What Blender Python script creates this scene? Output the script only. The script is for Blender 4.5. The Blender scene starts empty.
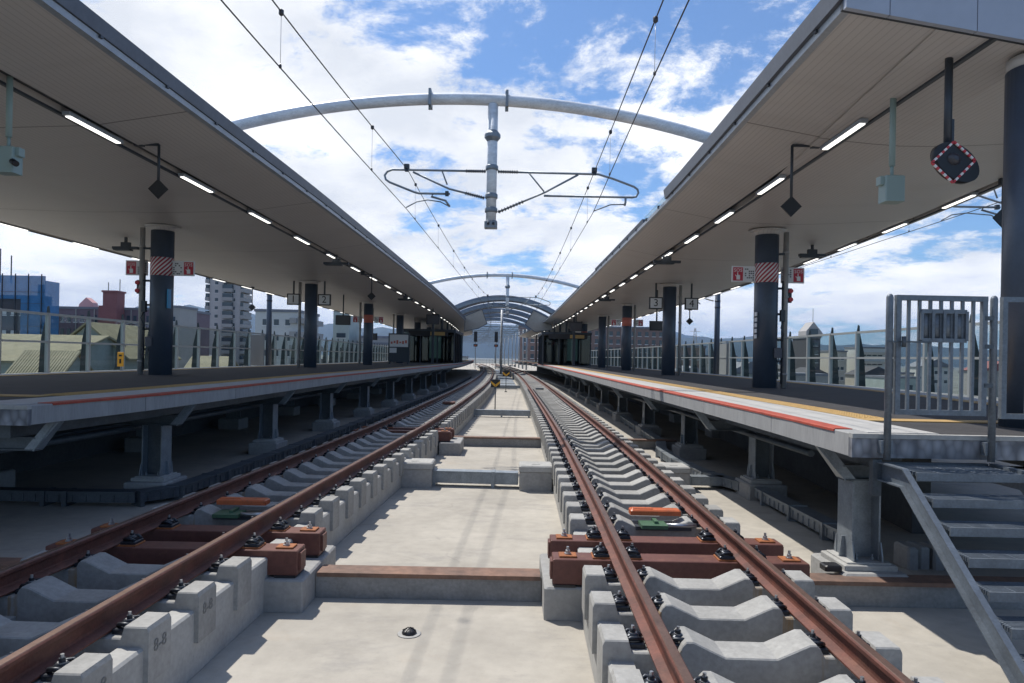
import bpy, math, random
from mathutils import Vector, Matrix
random.seed(7)
C = bpy.context.scene
col = C.collection
R = math.radians
PI = math.pi

# ------------------------------------------------------------------ camera, sky, sun, exposure
CAMZ = 2.2
cam_d = bpy.data.cameras.new('camera'); cam = bpy.data.objects.new('camera', cam_d); col.objects.link(cam)
cam.location = (0, 0, CAMZ)
cam.rotation_euler = (Matrix.Rotation(R(90), 4, 'X') @ Matrix.Rotation(R(1.1), 4, 'Z')).to_euler()
cam_d.sensor_width = 36; cam_d.lens = 690/1024*36
cam_d.shift_y = 15.8/1024
cam_d.clip_start = 0.05; cam_d.clip_end = 30000
C.camera = cam
C.cycles.transparent_max_bounces = 40
C.render.resolution_x = 1024; C.render.resolution_y = 683
C.view_settings.view_transform = 'Standard'; C.view_settings.look = 'None'
C.view_settings.gamma = 1; C.view_settings.exposure = 0.0
C.view_settings.use_curve_mapping = False

SUN = Vector((-0.40, 0.42, 1.0)).normalized()      # direction towards the sun
sun_el = math.asin(SUN.z); sun_az = math.atan2(SUN.x, SUN.y)
W = bpy.data.worlds.new('World'); C.world = W; W.use_nodes = True
nt = W.node_tree; nt.nodes.clear()
N = nt.nodes.new; L = nt.links.new
out = N('ShaderNodeOutputWorld'); bg = N('ShaderNodeBackground'); bg.inputs['Strength'].default_value = 0.10
sky = N('ShaderNodeTexSky'); sky.sky_type = 'NISHITA'; sky.sun_disc = False
sky.sun_elevation = sun_el; sky.sun_rotation = sun_az; sky.air_density = 1.0; sky.dust_density = 0.6; sky.ozone_density = 2.0
tc = N('ShaderNodeTexCoord'); sep = N('ShaderNodeSeparateXYZ'); L(tc.outputs['Generated'], sep.inputs[0])
zm = N('ShaderNodeMath'); zm.operation = 'MAXIMUM'; zm.inputs[1].default_value = 0.0; L(sep.outputs['Z'], zm.inputs[0])
za = N('ShaderNodeMath'); za.operation = 'ADD'; za.inputs[1].default_value = 0.22; L(zm.outputs[0], za.inputs[0])
dx = N('ShaderNodeMath'); dx.operation = 'DIVIDE'; L(sep.outputs['X'], dx.inputs[0]); L(za.outputs[0], dx.inputs[1])
dy = N('ShaderNodeMath'); dy.operation = 'DIVIDE'; L(sep.outputs['Y'], dy.inputs[0]); L(za.outputs[0], dy.inputs[1])
cb = N('ShaderNodeCombineXYZ'); L(dx.outputs[0], cb.inputs[0]); L(dy.outputs[0], cb.inputs[1]); cb.inputs[2].default_value = 3.7
n1 = N('ShaderNodeTexNoise'); n1.inputs['Scale'].default_value = 2.8; n1.inputs['Detail'].default_value = 12; n1.inputs['Roughness'].default_value = 0.66; n1.inputs['Distortion'].default_value = 0.15
L(cb.outputs[0], n1.inputs['Vector'])
n2 = N('ShaderNodeTexNoise'); n2.inputs['Scale'].default_value = 0.45; n2.inputs['Detail'].default_value = 2
L(cb.outputs[0], n2.inputs['Vector'])
# fewer clouds to the upper right, more in the middle
bias = N('ShaderNodeMath'); bias.operation = 'MULTIPLY_ADD'; bias.inputs[1].default_value = -0.14; bias.inputs[2].default_value = 0.105
L(sep.outputs['X'], bias.inputs[0])
ad = N('ShaderNodeMath'); ad.operation = 'MULTIPLY_ADD'; ad.inputs[1].default_value = 0.5; L(n2.outputs['Fac'], ad.inputs[0]); L(n1.outputs['Fac'], ad.inputs[2])
ad2 = N('ShaderNodeMath'); ad2.operation = 'ADD'; L(ad.outputs[0], ad2.inputs[0]); L(bias.outputs[0], ad2.inputs[1])
mask = N('ShaderNodeMapRange'); mask.interpolation_type = 'SMOOTHSTEP'
mask.inputs['From Min'].default_value = 0.715; mask.inputs['From Max'].default_value = 0.85
mask.inputs['To Min'].default_value = 0.04; mask.inputs['To Max'].default_value = 1.0
L(ad2.outputs[0], mask.inputs['Value'])
n3 = N('ShaderNodeTexNoise'); n3.inputs['Scale'].default_value = 2.1; n3.inputs['Detail'].default_value = 6; n3.inputs['Roughness'].default_value = 0.55
vm = N('ShaderNodeVectorMath'); vm.operation = 'ADD'; vm.inputs[1].default_value = (5.2, 1.1, 8.0); L(cb.outputs[0], vm.inputs[0]); L(vm.outputs[0], n3.inputs['Vector'])
cr = N('ShaderNodeValToRGB'); cr.color_ramp.elements[0].position = 0.36; cr.color_ramp.elements[1].position = 0.62
cr.color_ramp.elements[0].color = (8.3, 8.7, 9.4, 1); cr.color_ramp.elements[1].color = (12.5, 12.5, 12.5, 1)
L(n3.outputs['Fac'], cr.inputs['Fac'])
mx = N('ShaderNodeMix'); mx.data_type = 'RGBA'; 
fr_ = N('ShaderNodeMapRange'); fr_.interpolation_type = 'SMOOTHSTEP'; fr_.inputs['From Min'].default_value = .30; fr_.inputs['From Max'].default_value = .68; fr_.inputs['To Min'].default_value = .26; L(sep.outputs['Y'], fr_.inputs['Value'])  # clouds thinned behind and overhead to cut fill light and keep shade dark
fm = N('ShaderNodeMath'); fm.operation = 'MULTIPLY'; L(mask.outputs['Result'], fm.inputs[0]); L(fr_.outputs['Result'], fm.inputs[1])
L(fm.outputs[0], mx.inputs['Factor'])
skb = N('ShaderNodeMix'); skb.data_type = 'RGBA'; skb.blend_type = 'MULTIPLY'; skb.inputs['Factor'].default_value = 1
L(sky.outputs['Color'], skb.inputs['A']); skb.inputs['B'].default_value = (.80, 1.12, 1.45, 1)
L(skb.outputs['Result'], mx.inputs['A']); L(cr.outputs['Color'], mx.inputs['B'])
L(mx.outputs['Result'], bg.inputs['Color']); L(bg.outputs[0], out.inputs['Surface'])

sl = bpy.data.lights.new('sun', 'SUN'); sl.energy = 5.0; sl.angle = R(0.9); sl.color = (1.0, 0.955, 0.88)
so = bpy.data.objects.new('sun', sl); col.objects.link(so); so.location = (0, 0, 60)
so.rotation_euler = SUN.to_track_quat('Z', 'Y').to_euler()

# ------------------------------------------------------------------ materials
M = {}
def mat(name, c, rough=0.6, metal=0.0, n_scale=None, n_amt=0.15, bump=0.0, bump_scale=40, c2=None, stretch=(1,1,1), spec=0.5, emit=None, es=0):
    m = bpy.data.materials.new(name); m.use_nodes = True; t = m.node_tree; b = t.nodes['Principled BSDF']
    b.inputs['Base Color'].default_value = (*c, 1); b.inputs['Roughness'].default_value = rough; b.inputs['Metallic'].default_value = metal
    b.inputs['Specular IOR Level'].default_value = spec
    if emit: b.inputs['Emission Color'].default_value = (*emit, 1); b.inputs['Emission Strength'].default_value = es
    if n_scale or bump:
        g = t.nodes.new('ShaderNodeTexCoord'); mp = t.nodes.new('ShaderNodeMapping'); mp.inputs['Scale'].default_value = stretch
        ge = t.nodes.new('ShaderNodeNewGeometry'); t.links.new(ge.outputs['Position'], mp.inputs['Vector'])
    if n_scale:
        n = t.nodes.new('ShaderNodeTexNoise'); n.inputs['Scale'].default_value = n_scale; n.inputs['Detail'].default_value = 7; n.inputs['Roughness'].default_value = 0.65
        t.links.new(mp.outputs[0], n.inputs['Vector'])
        r = t.nodes.new('ShaderNodeValToRGB'); r.color_ramp.elements[0].position = 0.3; r.color_ramp.elements[1].position = 0.7
        lo = c2 if c2 else tuple(v*(1-n_amt) for v in c); hi = tuple(min(1, v*(1+n_amt)) for v in c)
        r.color_ramp.elements[0].color = (*lo, 1); r.color_ramp.elements[1].color = (*hi, 1)
        t.links.new(n.outputs['Fac'], r.inputs['Fac'])
        n5 = t.nodes.new('ShaderNodeTexNoise'); n5.inputs['Scale'].default_value = n_scale*9; n5.inputs['Detail'].default_value = 3
        t.links.new(mp.outputs[0], n5.inputs['Vector'])
        mr = t.nodes.new('ShaderNodeMapRange'); mr.inputs['To Min'].default_value = 1-n_amt*.6; mr.inputs['To Max'].default_value = 1+n_amt*.6
        mr.inputs['From Min'].default_value = .3; mr.inputs['From Max'].default_value = .7
        t.links.new(n5.outputs['Fac'], mr.inputs['Value'])
        mm = t.nodes.new('ShaderNodeMix'); mm.data_type = 'RGBA'; mm.blend_type = 'MULTIPLY'; mm.inputs['Factor'].default_value = 1
        t.links.new(r.outputs['Color'], mm.inputs['A']); t.links.new(mr.outputs['Result'], mm.inputs['B'])
        t.links.new(mm.outputs['Result'], b.inputs['Base Color'])
    if bump:
        n4 = t.nodes.new('ShaderNodeTexNoise'); n4.inputs['Scale'].default_value = bump_scale; n4.inputs['Detail'].default_value = 4
        t.links.new(mp.outputs[0], n4.inputs['Vector'])
        bp = t.nodes.new('ShaderNodeBump'); bp.inputs['Strength'].default_value = bump; bp.inputs['Distance'].default_value = 0.01
        t.links.new(n4.outputs['Fac'], bp.inputs['Height']); t.links.new(bp.outputs[0], b.inputs['Normal'])
    M[name] = m
    return m
mat('slab', (.405,.375,.325), .85, 0, .8, .10, .25, 30, c2=(.325,.30,.26))
mat('concrete', (.30,.298,.29), .85, 0, 2.2, .16, .25, 35)
mat('concrete_light', (.37,.366,.35), .85, 0, 3.0, .14, .2, 40)
mat('sleeper', (.315,.31,.295), .8, 0, 3.2, .17, .25, 60)
mat('curb', (.23,.23,.225), .85, 0, 3.5, .2, .3, 60)
mat('rust', (.135,.046,.032), .6, .15, 5, .25, .2, 60, c2=(.075,.03,.023))
mat('rust_head', (.16,.10,.08), .42, .5, 6, .2)
mat('rust_plate', (.19,.105,.07), .7, .1, 1.6, .3, .2, 50, c2=(.11,.08,.068))
mat('girder', (.125,.048,.038), .55, .1, 3, .2, .1, 60)
mat('orange_rust', (.30,.10,.03), .7, 0, 20, .3)
mat('clip', (.035,.04,.05), .4, .5, 30, .3)
mat('bolt', (.42,.43,.45), .35, .8)
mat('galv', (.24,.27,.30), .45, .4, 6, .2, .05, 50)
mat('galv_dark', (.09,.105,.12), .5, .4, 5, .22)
mat('stair_steel', (.15,.175,.205), .5, .4, 6, .2)
mat('column', (.062,.082,.115), .38, 0, 4, .1)
mat('fascia', (.10,.115,.145), .45, .2, 2, .12)
mat('gutter', (.34,.38,.43), .4, .3, 3, .1)
mat('endpanel', (.36,.40,.48), .45, .1, 1, .04)
mat('asphalt', (.038,.036,.038), .9, 0, 2, .22, .3, 120)
mat('edge_top', (.40,.395,.385), .8, 0, 3, .1, .1, 60)
mat('edge_side', (.30,.30,.30), .8, 0, 3, .12, stretch=(2,2,.3))
mat('redline', (.36,.06,.035), .7, 0, 8, .25)
mat('tactile', (.42,.27,.10), .75, 0, 10, .15)
mat('white', (.75,.75,.75), .5)
mat('black', (.015,.016,.02), .45)
mat('darkmetal', (.05,.06,.075), .45, .3)
mat('red', (.52,.045,.06), .5)
mat('sosred', (.50,.03,.06), .5)
mat('pink', (.55,.16,.12), .5)
mat('boxgreen', (.30,.40,.39), .5)
mat('pipe', (.36,.35,.34), .5, .1, 4, .1)
mat('lamp', (1,1,1), .5, emit=(1,.97,.9), es=1.9)
mat('orange', (.48,.11,.035), .45, 0, 8, .15)
mat('green', (.055,.125,.07), .5, 0, 8, .2)
mat('signyellow', (.80,.40,.03), .5)
mat('wire', (.04,.035,.035), .5, .5)
mat('insul', (.05,.05,.06), .3)
mat('arch', (.74,.77,.80), .42, .1, 3, .2, .04, 30, stretch=(1,1,3))
mat('vault', (.19,.23,.30), .5)
mat('beigepanel', (.42,.37,.31), .6, 0, .7, .12)
mat('fence', (.40,.43,.44), .45, .3)
mat('fin', (.035,.05,.055), .6)
mat('barrier', (.42,.41,.40), .85, 0, .8, .12)
mat('city_ground', (.13,.135,.12), .9, 0, .03, .4)
mat('mountain', (.02,.035,.035), .95, 0, .0012, .4)
mat('stone', (.12,.12,.14), .7)
mat('shade_wall', (.09,.09,.09), .9, 0, 1.5, .2)
mat('curb_ink', (.17,.17,.165), .8)
mat('blueplate', (.03,.28,.55), .4)
mat('roomlight', (.6,.6,.55), .6, emit=(.75,.9,.8), es=.22)
mat('boardwhite', (.72,.72,.73), .5)

def glass(name, tint, refl=.12):
    m = bpy.data.materials.new(name); m.use_nodes = True; t = m.node_tree; t.nodes.clear()
    o = t.nodes.new('ShaderNodeOutputMaterial'); a = t.nodes.new('ShaderNodeBsdfTransparent'); g = t.nodes.new('ShaderNodeBsdfGlossy'); x = t.nodes.new('ShaderNodeMixShader')
    a.inputs['Color'].default_value = (*tint, 1); g.inputs['Roughness'].default_value = .03
    x.inputs[0].default_value = .05
    t.links.new(a.outputs[0], x.inputs[1]); t.links.new(g.outputs[0], x.inputs[2]); t.links.new(x.outputs[0], o.inputs['Surface'])
    M[name] = m
glass('glass', (.86,.89,.87)); glass('glass_dark', (.25,.33,.36))

def add_layer(name, build):
    m = M[name]; t = m.node_tree; b = t.nodes['Principled BSDF']; src = b.inputs['Base Color'].links[0].from_socket
    fac, colr = build(t)
    mx = t.nodes.new('ShaderNodeMix'); mx.data_type = 'RGBA'; t.links.new(fac, mx.inputs['Factor']); t.links.new(src, mx.inputs['A']); mx.inputs['B'].default_value = (*colr, 1)
    t.links.new(mx.outputs['Result'], b.inputs['Base Color'])
def nz(t, sc, lo, hi, amt, det=5, seed=0, stretch=(1,1,1), coord='pos'):
    g = t.nodes.new('ShaderNodeNewGeometry'); mp = t.nodes.new('ShaderNodeMapping'); mp.inputs['Location'].default_value = (seed, seed*.7, 0); mp.inputs['Scale'].default_value = stretch
    t.links.new(g.outputs['Position'], mp.inputs['Vector'])
    n = t.nodes.new('ShaderNodeTexNoise'); n.inputs['Scale'].default_value = sc; n.inputs['Detail'].default_value = det; n.inputs['Roughness'].default_value = .7; t.links.new(mp.outputs[0], n.inputs['Vector'])
    r = t.nodes.new('ShaderNodeMapRange'); r.inputs['From Min'].default_value = lo; r.inputs['From Max'].default_value = hi; r.inputs['To Max'].default_value = amt; t.links.new(n.outputs['Fac'], r.inputs['Value'])
    return r.outputs['Result']
def mul(t, a, b_):
    n = t.nodes.new('ShaderNodeMath'); n.operation = 'MULTIPLY'; t.links.new(a, n.inputs[0]); t.links.new(b_, n.inputs[1]); return n.outputs[0]
def cracks(t):
    g = t.nodes.new('ShaderNodeNewGeometry'); n = t.nodes.new('ShaderNodeTexNoise'); n.inputs['Scale'].default_value = 1.4; t.links.new(g.outputs['Position'], n.inputs['Vector'])
    ad = t.nodes.new('ShaderNodeVectorMath'); ad.operation = 'MULTIPLY_ADD'; ad.inputs[1].default_value = (.5,.5,0); t.links.new(n.outputs['Color'], ad.inputs[0]); t.links.new(g.outputs['Position'], ad.inputs[2])
    v = t.nodes.new('ShaderNodeTexVoronoi'); v.feature = 'DISTANCE_TO_EDGE'; v.inputs['Scale'].default_value = .42; t.links.new(ad.outputs[0], v.inputs['Vector'])
    r = t.nodes.new('ShaderNodeMapRange'); r.inputs['From Min'].default_value = .0; r.inputs['From Max'].default_value = .006; r.inputs['To Min'].default_value = .5; r.inputs['To Max'].default_value = 0; t.links.new(v.outputs['Distance'], r.inputs['Value'])
    return mul(t, r.outputs['Result'], nz(t, .6, .5, .6, 1, 2, 9)), (.16,.15,.14)
add_layer('slab', cracks)
add_layer('slab', lambda t: (nz(t, 1.3, .53, .72, .6, 9, 3, (1,1.8,1)), (.23,.22,.21)))
add_layer('slab', lambda t: (nz(t, 26, .66, .74, .5, 3, 5), (.20,.19,.17)))
add_layer('slab', lambda t: (nz(t, .8, .60, .78, .4, 6, 14), (.40,.30,.20)))
add_layer('concrete_light', lambda t: (nz(t, 40, .68, .76, .6, 3, 5), (.13,.12,.11)))
add_layer('sleeper', lambda t: (nz(t, 55, .68, .76, .5, 3, 2), (.13,.12,.11)))
add_layer('concrete', lambda t: (nz(t, 40, .68, .76, .5, 3, 2), (.13,.12,.11)))
def seat_rust(t):
    tc_ = t.nodes.new('ShaderNodeTexCoord'); sp = t.nodes.new('ShaderNodeSeparateXYZ'); t.links.new(tc_.outputs['Object'], sp.inputs[0])
    ab = t.nodes.new('ShaderNodeMath'); ab.operation = 'ABSOLUTE'; t.links.new(sp.outputs['X'], ab.inputs[0])
    c1 = t.nodes.new('ShaderNodeMath'); c1.operation = 'COMPARE'; c1.inputs[1].default_value = .435; c1.inputs[2].default_value = .035; t.links.new(ab.outputs[0], c1.inputs[0])
    c2 = t.nodes.new('ShaderNodeMath'); c2.operation = 'LESS_THAN'; c2.inputs[1].default_value = -.15; t.links.new(sp.outputs['Z'], c2.inputs[0])
    return mul(t, mul(t, c1.outputs[0], c2.outputs[0]), nz(t, 11, .42, .62, .75, 4, 1, (1,1,.15))), (.26,.15,.05)
add_layer('sleeper', seat_rust)
for nm_ in ('sleeper',):
    t = M[nm_].node_tree; b = t.nodes['Principled BSDF']; src = b.inputs['Base Color'].links[0].from_socket
    oi = t.nodes.new('ShaderNodeObjectInfo'); mr = t.nodes.new('ShaderNodeMapRange'); mr.inputs['To Min'].default_value = .84; mr.inputs['To Max'].default_value = 1.1
    t.links.new(oi.outputs['Random'], mr.inputs['Value']); mx = t.nodes.new('ShaderNodeMix'); mx.data_type = 'RGBA'; mx.blend_type = 'MULTIPLY'; mx.inputs['Factor'].default_value = 1
    t.links.new(src, mx.inputs['A']); t.links.new(mr.outputs['Result'], mx.inputs['B']); t.links.new(mx.outputs['Result'], b.inputs['Base Color'])
add_layer('girder', lambda t: (nz(t, 9, .55, .7, .5, 6, 3), (.20,.10,.06)))
add_layer('orange', lambda t: (nz(t, 22, .58, .68, .6, 6, 3), (.16,.07,.04)))
add_layer('rust', lambda t: (nz(t, 7, .55, .75, .5, 6, 8, (1,.25,1)), (.20,.10,.065)))
# soffit: painted metal sheets with fine ribs along the platform and a butt joint every 5.7 m
def soffit_mat():
    m = mat('soffit', (.52,.475,.44), .38, .0); t = m.node_tree; b = t.nodes['Principled BSDF']
    ge = t.nodes.new('ShaderNodeNewGeometry'); sp = t.nodes.new('ShaderNodeSeparateXYZ'); t.links.new(ge.outputs['Position'], sp.inputs[0])
    def mth(op, a, v=None, v2=None):
        n = t.nodes.new('ShaderNodeMath'); n.operation = op
        t.links.new(a, n.inputs[0])
        if v is not None: n.inputs[1].default_value = v
        if v2 is not None: n.inputs[2].default_value = v2
        return n.outputs[0]
    rib = mth('FRACT', mth('MULTIPLY', sp.outputs['X'], 13.0))
    rib = mth('COMPARE', rib, .5, .42)
    seam = mth('FRACT', mth('MULTIPLY', mth('ADD', sp.outputs['Y'], 1.6), 1/5.7))
    seam = mth('COMPARE', seam, .5, .4972)
    mu = t.nodes.new('ShaderNodeMath'); mu.operation = 'MULTIPLY'; t.links.new(rib, mu.inputs[0]); mu.inputs[1].default_value = 1.0
    n = t.nodes.new('ShaderNodeTexNoise'); n.inputs['Scale'].default_value = .7; n.inputs['Detail'].default_value = 4
    t.links.new(ge.outputs['Position'], n.inputs['Vector'])
    rr = t.nodes.new('ShaderNodeMapRange'); rr.inputs['To Min'].default_value = .30; rr.inputs['To Max'].default_value = .5; t.links.new(n.outputs['Fac'], rr.inputs['Value'])
    t.links.new(rr.outputs['Result'], b.inputs['Roughness'])
    mx = t.nodes.new('ShaderNodeMix'); mx.data_type = 'RGBA'; t.links.new(mu.outputs[0], mx.inputs['Factor'])
    mx.inputs['A'].default_value = (.445,.43,.42,1)
    cr = t.nodes.new('ShaderNodeValToRGB'); cr.color_ramp.elements[0].color = (.50,.48,.47,1); cr.color_ramp.elements[1].color = (.58,.56,.545,1)
    t.links.new(n.outputs['Fac'], cr.inputs['Fac']); t.links.new(cr.outputs['Color'], mx.inputs['B'])
    mx2 = t.nodes.new('ShaderNodeMix'); mx2.data_type = 'RGBA'; t.links.new(seam, mx2.inputs['Factor']); mx2.inputs['A'].default_value = (.20,.19,.18,1); t.links.new(mx.outputs['Result'], mx2.inputs['B'])
    t.links.new(mx2.outputs['Result'], b.inputs['Base Color'])
    bp = t.nodes.new('ShaderNodeBump'); bp.inputs['Strength'].default_value = .25; bp.inputs['Distance'].default_value = .005
    t.links.new(rib, bp.inputs['Height']); t.links.new(bp.outputs[0], b.inputs['Normal'])
soffit_mat()
add_layer('soffit', lambda t: (nz(t, .5, .5, .75, .22, 5, 4, (.6,3,1)), (.33,.31,.29)))

def stripe_mat():
    m = mat('stripes', (.5,.5,.5), .5); t = m.node_tree; b = t.nodes['Principled BSDF']
    tcn = t.nodes.new('ShaderNodeTexCoord'); sp = t.nodes.new('ShaderNodeSeparateXYZ'); t.links.new(tcn.outputs['Object'], sp.inputs[0])
    at = t.nodes.new('ShaderNodeMath'); at.operation = 'ARCTAN2'; t.links.new(sp.outputs['Y'], at.inputs[0]); t.links.new(sp.outputs['X'], at.inputs[1])
    a1 = t.nodes.new('ShaderNodeMath'); a1.operation = 'MULTIPLY'; a1.inputs[1].default_value = -.27; t.links.new(at.outputs[0], a1.inputs[0])
    a2 = t.nodes.new('ShaderNodeMath'); a2.operation = 'ADD'; t.links.new(a1.outputs[0], a2.inputs[0]); t.links.new(sp.outputs['Z'], a2.inputs[1])
    a3 = t.nodes.new('ShaderNodeMath'); a3.operation = 'MULTIPLY'; a3.inputs[1].default_value = 9.43; t.links.new(a2.outputs[0], a3.inputs[0])
    a4 = t.nodes.new('ShaderNodeMath'); a4.operation = 'FRACT'; t.links.new(a3.outputs[0], a4.inputs[0])
    a5 = t.nodes.new('ShaderNodeMath'); a5.operation = 'GREATER_THAN'; a5.inputs[1].default_value = .5; t.links.new(a4.outputs[0], a5.inputs[0])
    mx = t.nodes.new('ShaderNodeMix'); mx.data_type = 'RGBA'; mx.inputs['A'].default_value = (.38,.02,.05,1); mx.inputs['B'].default_value = (.72,.68,.68,1)
    t.links.new(a5.outputs[0], mx.inputs['Factor']); t.links.new(mx.outputs['Result'], b.inputs['Base Color'])
stripe_mat()

# stones cast into the platform end wall
def cobble_mat():
    m = mat('cobble', (.3,.3,.33), .7); t = m.node_tree; b = t.nodes['Principled BSDF']
    ge = t.nodes.new('ShaderNodeNewGeometry'); mp = t.nodes.new('ShaderNodeMapping'); mp.inputs['Scale'].default_value = (1.4,1,.8); t.links.new(ge.outputs['Position'], mp.inputs['Vector'])
    v = t.nodes.new('ShaderNodeTexVoronoi'); v.inputs['Scale'].default_value = 9; t.links.new(mp.outputs[0], v.inputs['Vector'])
    r = t.nodes.new('ShaderNodeValToRGB'); r.color_ramp.elements[0].position = .1; r.color_ramp.elements[1].position = .75
    r.color_ramp.elements[0].color = (.33,.34,.37,1); r.color_ramp.elements[1].color = (.12,.125,.14,1)
    t.links.new(v.outputs['Distance'], r.inputs['Fac']); t.links.new(r.outputs['Color'], b.inputs['Base Color'])
    bp = t.nodes.new('ShaderNodeBump'); bp.inputs['Strength'].default_value = .8; bp.inputs['Distance'].default_value = .02; bp.invert = True
    t.links.new(v.outputs['Distance'], bp.inputs['Height']); t.links.new(bp.outputs[0], b.inputs['Normal'])
cobble_mat()

def building_mat(name, wall, win, sx, sz, fx=.5, fz=.5, horiz=False):
    """painted wall with a grid of recess-coloured glazing is not used: windows are geometry; this only gives the render"""
    return mat(name, wall, .8, 0, .4, .1)

# ------------------------------------------------------------------ mesh helpers
class MB:
    def __init__(s): s.v = []; s.f = []; s.sm = []; s.mi = []; s.cur = 0
    def face(s, idx, smooth=False): s.f.append(idx); s.sm.append(smooth); s.mi.append(s.cur)
    def box(s, x0, x1, y0, y1, z0, z1, rot=0, piv=None):
        b = len(s.v); pts = [(x0,y0,z0),(x1,y0,z0),(x1,y1,z0),(x0,y1,z0),(x0,y0,z1),(x1,y0,z1),(x1,y1,z1),(x0,y1,z1)]
        if rot:
            px, py = piv if piv else ((x0+x1)/2, (y0+y1)/2); c, q = math.cos(rot), math.sin(rot)
            pts = [(px+(x-px)*c-(y-py)*q, py+(x-px)*q+(y-py)*c, z) for x, y, z in pts]
        s.v += pts
        for f in ((0,3,2,1),(4,5,6,7),(0,1,5,4),(1,2,6,5),(2,3,7,6),(3,0,4,7)): s.face([b+i for i in f])
        return s
    def bbox(s, cx, cy, cz, dx, dy, dz, bev=.01):
        """box with chamfered vertical and top edges"""
        x0,x1,y0,y1,z0,z1 = cx-dx/2,cx+dx/2,cy-dy/2,cy+dy/2,cz-dz/2,cz+dz/2
        ring = lambda e, z: [(x0+e+bev,y0+e,z),(x1-e-bev,y0+e,z),(x1-e,y0+e+bev,z),(x1-e,y1-e-bev,z),(x1-e-bev,y1-e,z),(x0+e+bev,y1-e,z),(x0+e,y1-e-bev,z),(x0+e,y0+e+bev,z)]
        b = len(s.v); s.v += ring(0,z0)+ring(0,z1-bev)+ring(bev,z1)
        for k in range(2):
            for i in range(8): j=(i+1)%8; s.face([b+k*8+i,b+k*8+j,b+k*8+8+j,b+k*8+8+i])
        s.face([b+16+i for i in range(8)]); s.face([b+7-i for i in range(8)])
        return s
    def tube(s, pts, r, n=8, cap=True, smooth=True):
        pts = [Vector(p) for p in pts]; b0 = len(s.v); rs = r if isinstance(r, (list, tuple)) else [r]*len(pts)
        up = None
        for i, p in enumerate(pts):
            d = (pts[min(i+1,len(pts)-1)] - pts[max(i-1,0)]).normalized()
            if up is None: up = Vector((0,0,1)) if abs(d.z) < .9 else Vector((1,0,0))
            a = d.cross(up).normalized(); u = a.cross(d).normalized(); up = u
            for k in range(n):
                t = 2*PI*k/n; s.v.append(tuple(p + a*math.cos(t)*rs[i] + u*math.sin(t)*rs[i]))
        for i in range(len(pts)-1):
            for k in range(n):
                j=(k+1)%n; s.face([b0+i*n+k, b0+i*n+j, b0+(i+1)*n+j, b0+(i+1)*n+k], smooth)
        if cap:
            s.face([b0+n-1-k for k in range(n)]); e = b0+(len(pts)-1)*n; s.face([e+k for k in range(n)])
        return s
    def lathe(s, cx, cy, prof, n=24, smooth=True):
        b = len(s.v)
        for r, z in prof:
            for k in range(n): t = 2*PI*k/n; s.v.append((cx+r*math.cos(t), cy+r*math.sin(t), z))
        for i in range(len(prof)-1):
            for k in range(n): j=(k+1)%n; s.face([b+i*n+k,b+i*n+j,b+(i+1)*n+j,b+(i+1)*n+k], smooth)
        s.face([b+n-1-k for k in range(n)]); e=b+(len(prof)-1)*n; s.face([e+k for k in range(n)])
        return s
    def prism(s, poly, axis, a0, a1):
        """extrude 2D poly along axis ('x','y','z')"""
        b = len(s.v); n = len(poly)
        for a in (a0, a1):
            for p, q in poly:
                s.v.append({'x':(a,p,q),'y':(p,a,q),'z':(p,q,a)}[axis])
        for i in range(n): j=(i+1)%n; s.face([b+i,b+j,b+n+j,b+n+i])
        s.face([b+n-1-i for i in range(n)]); s.face([b+n+i for i in range(n)])
        return s
    def sweep(s, proff, Ds, smooth=False, closed=True):
        """proff(D) -> list of (X,z)"""
        b = len(s.v); n = None
        for D in Ds:
            p = proff(D); n = len(p)
            for x, z in p: s.v.append((x, D, z))
        m = n if closed else n-1
        for i in range(len(Ds)-1):
            for k in range(m): j=(k+1)%n; s.face([b+i*n+k,b+i*n+j,b+(i+1)*n+j,b+(i+1)*n+k], smooth)
        if closed:
            s.face([b+n-1-k for k in range(n)]); e=b+(len(Ds)-1)*n; s.face([e+k for k in range(n)])
        return s
    def bar(s, a, b_, w, h=None):
        """rectangular bar between two points"""
        h = h or w; a = Vector(a); b_ = Vector(b_); d = (b_-a).normalized()
        up = Vector((0,0,1)) if abs(d.z) < .95 else Vector((0,1,0))
        r = d.cross(up).normalized(); u = r.cross(d).normalized(); i0 = len(s.v)
        for p in (a, b_):
            for sx, sy in ((-1,-1),(1,-1),(1,1),(-1,1)): s.v.append(tuple(p + r*sx*w/2 + u*sy*h/2))
        for k in range(4): j=(k+1)%4; s.face([i0+k,i0+j,i0+4+j,i0+4+k])
        s.face([i0+3,i0+2,i0+1,i0]); s.face([i0+4,i0+5,i0+6,i0+7])
        return s
    def build(s, name, m, parent=None, loc=None):
        me = bpy.data.meshes.new(name); v = s.v
        if loc is not None: v = [(x-loc[0], y-loc[1], z-loc[2]) for x, y, z in v]
        me.from_pydata(v, [], s.f); 
        for k in (m if isinstance(m, (list, tuple)) else [m]): me.materials.append(M[k])
        me.polygons.foreach_set('use_smooth', s.sm); me.polygons.foreach_set('material_index', s.mi)
        me.update()
        import bmesh as _b
        bm = _b.new(); bm.from_mesh(me); _b.ops.recalc_face_normals(bm, faces=bm.faces); bm.to_mesh(me); bm.free()
        o = bpy.data.objects.new(name, me); col.objects.link(o)
        if loc is not None: o.location = loc
        if parent: o.parent = parent
        return o
def tag(o, label=None, cat=None, group=None, kind=None):
    if label: o['label'] = label
    if cat: o['category'] = cat
    if group: o['group'] = group
    if kind: o['kind'] = kind
    return o
def empty(name, loc, label, cat, group=None):
    o = bpy.data.objects.new(name, None); col.objects.link(o); o.location = loc; o.empty_display_size = .2
    return tag(o, label, cat, group)
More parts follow.
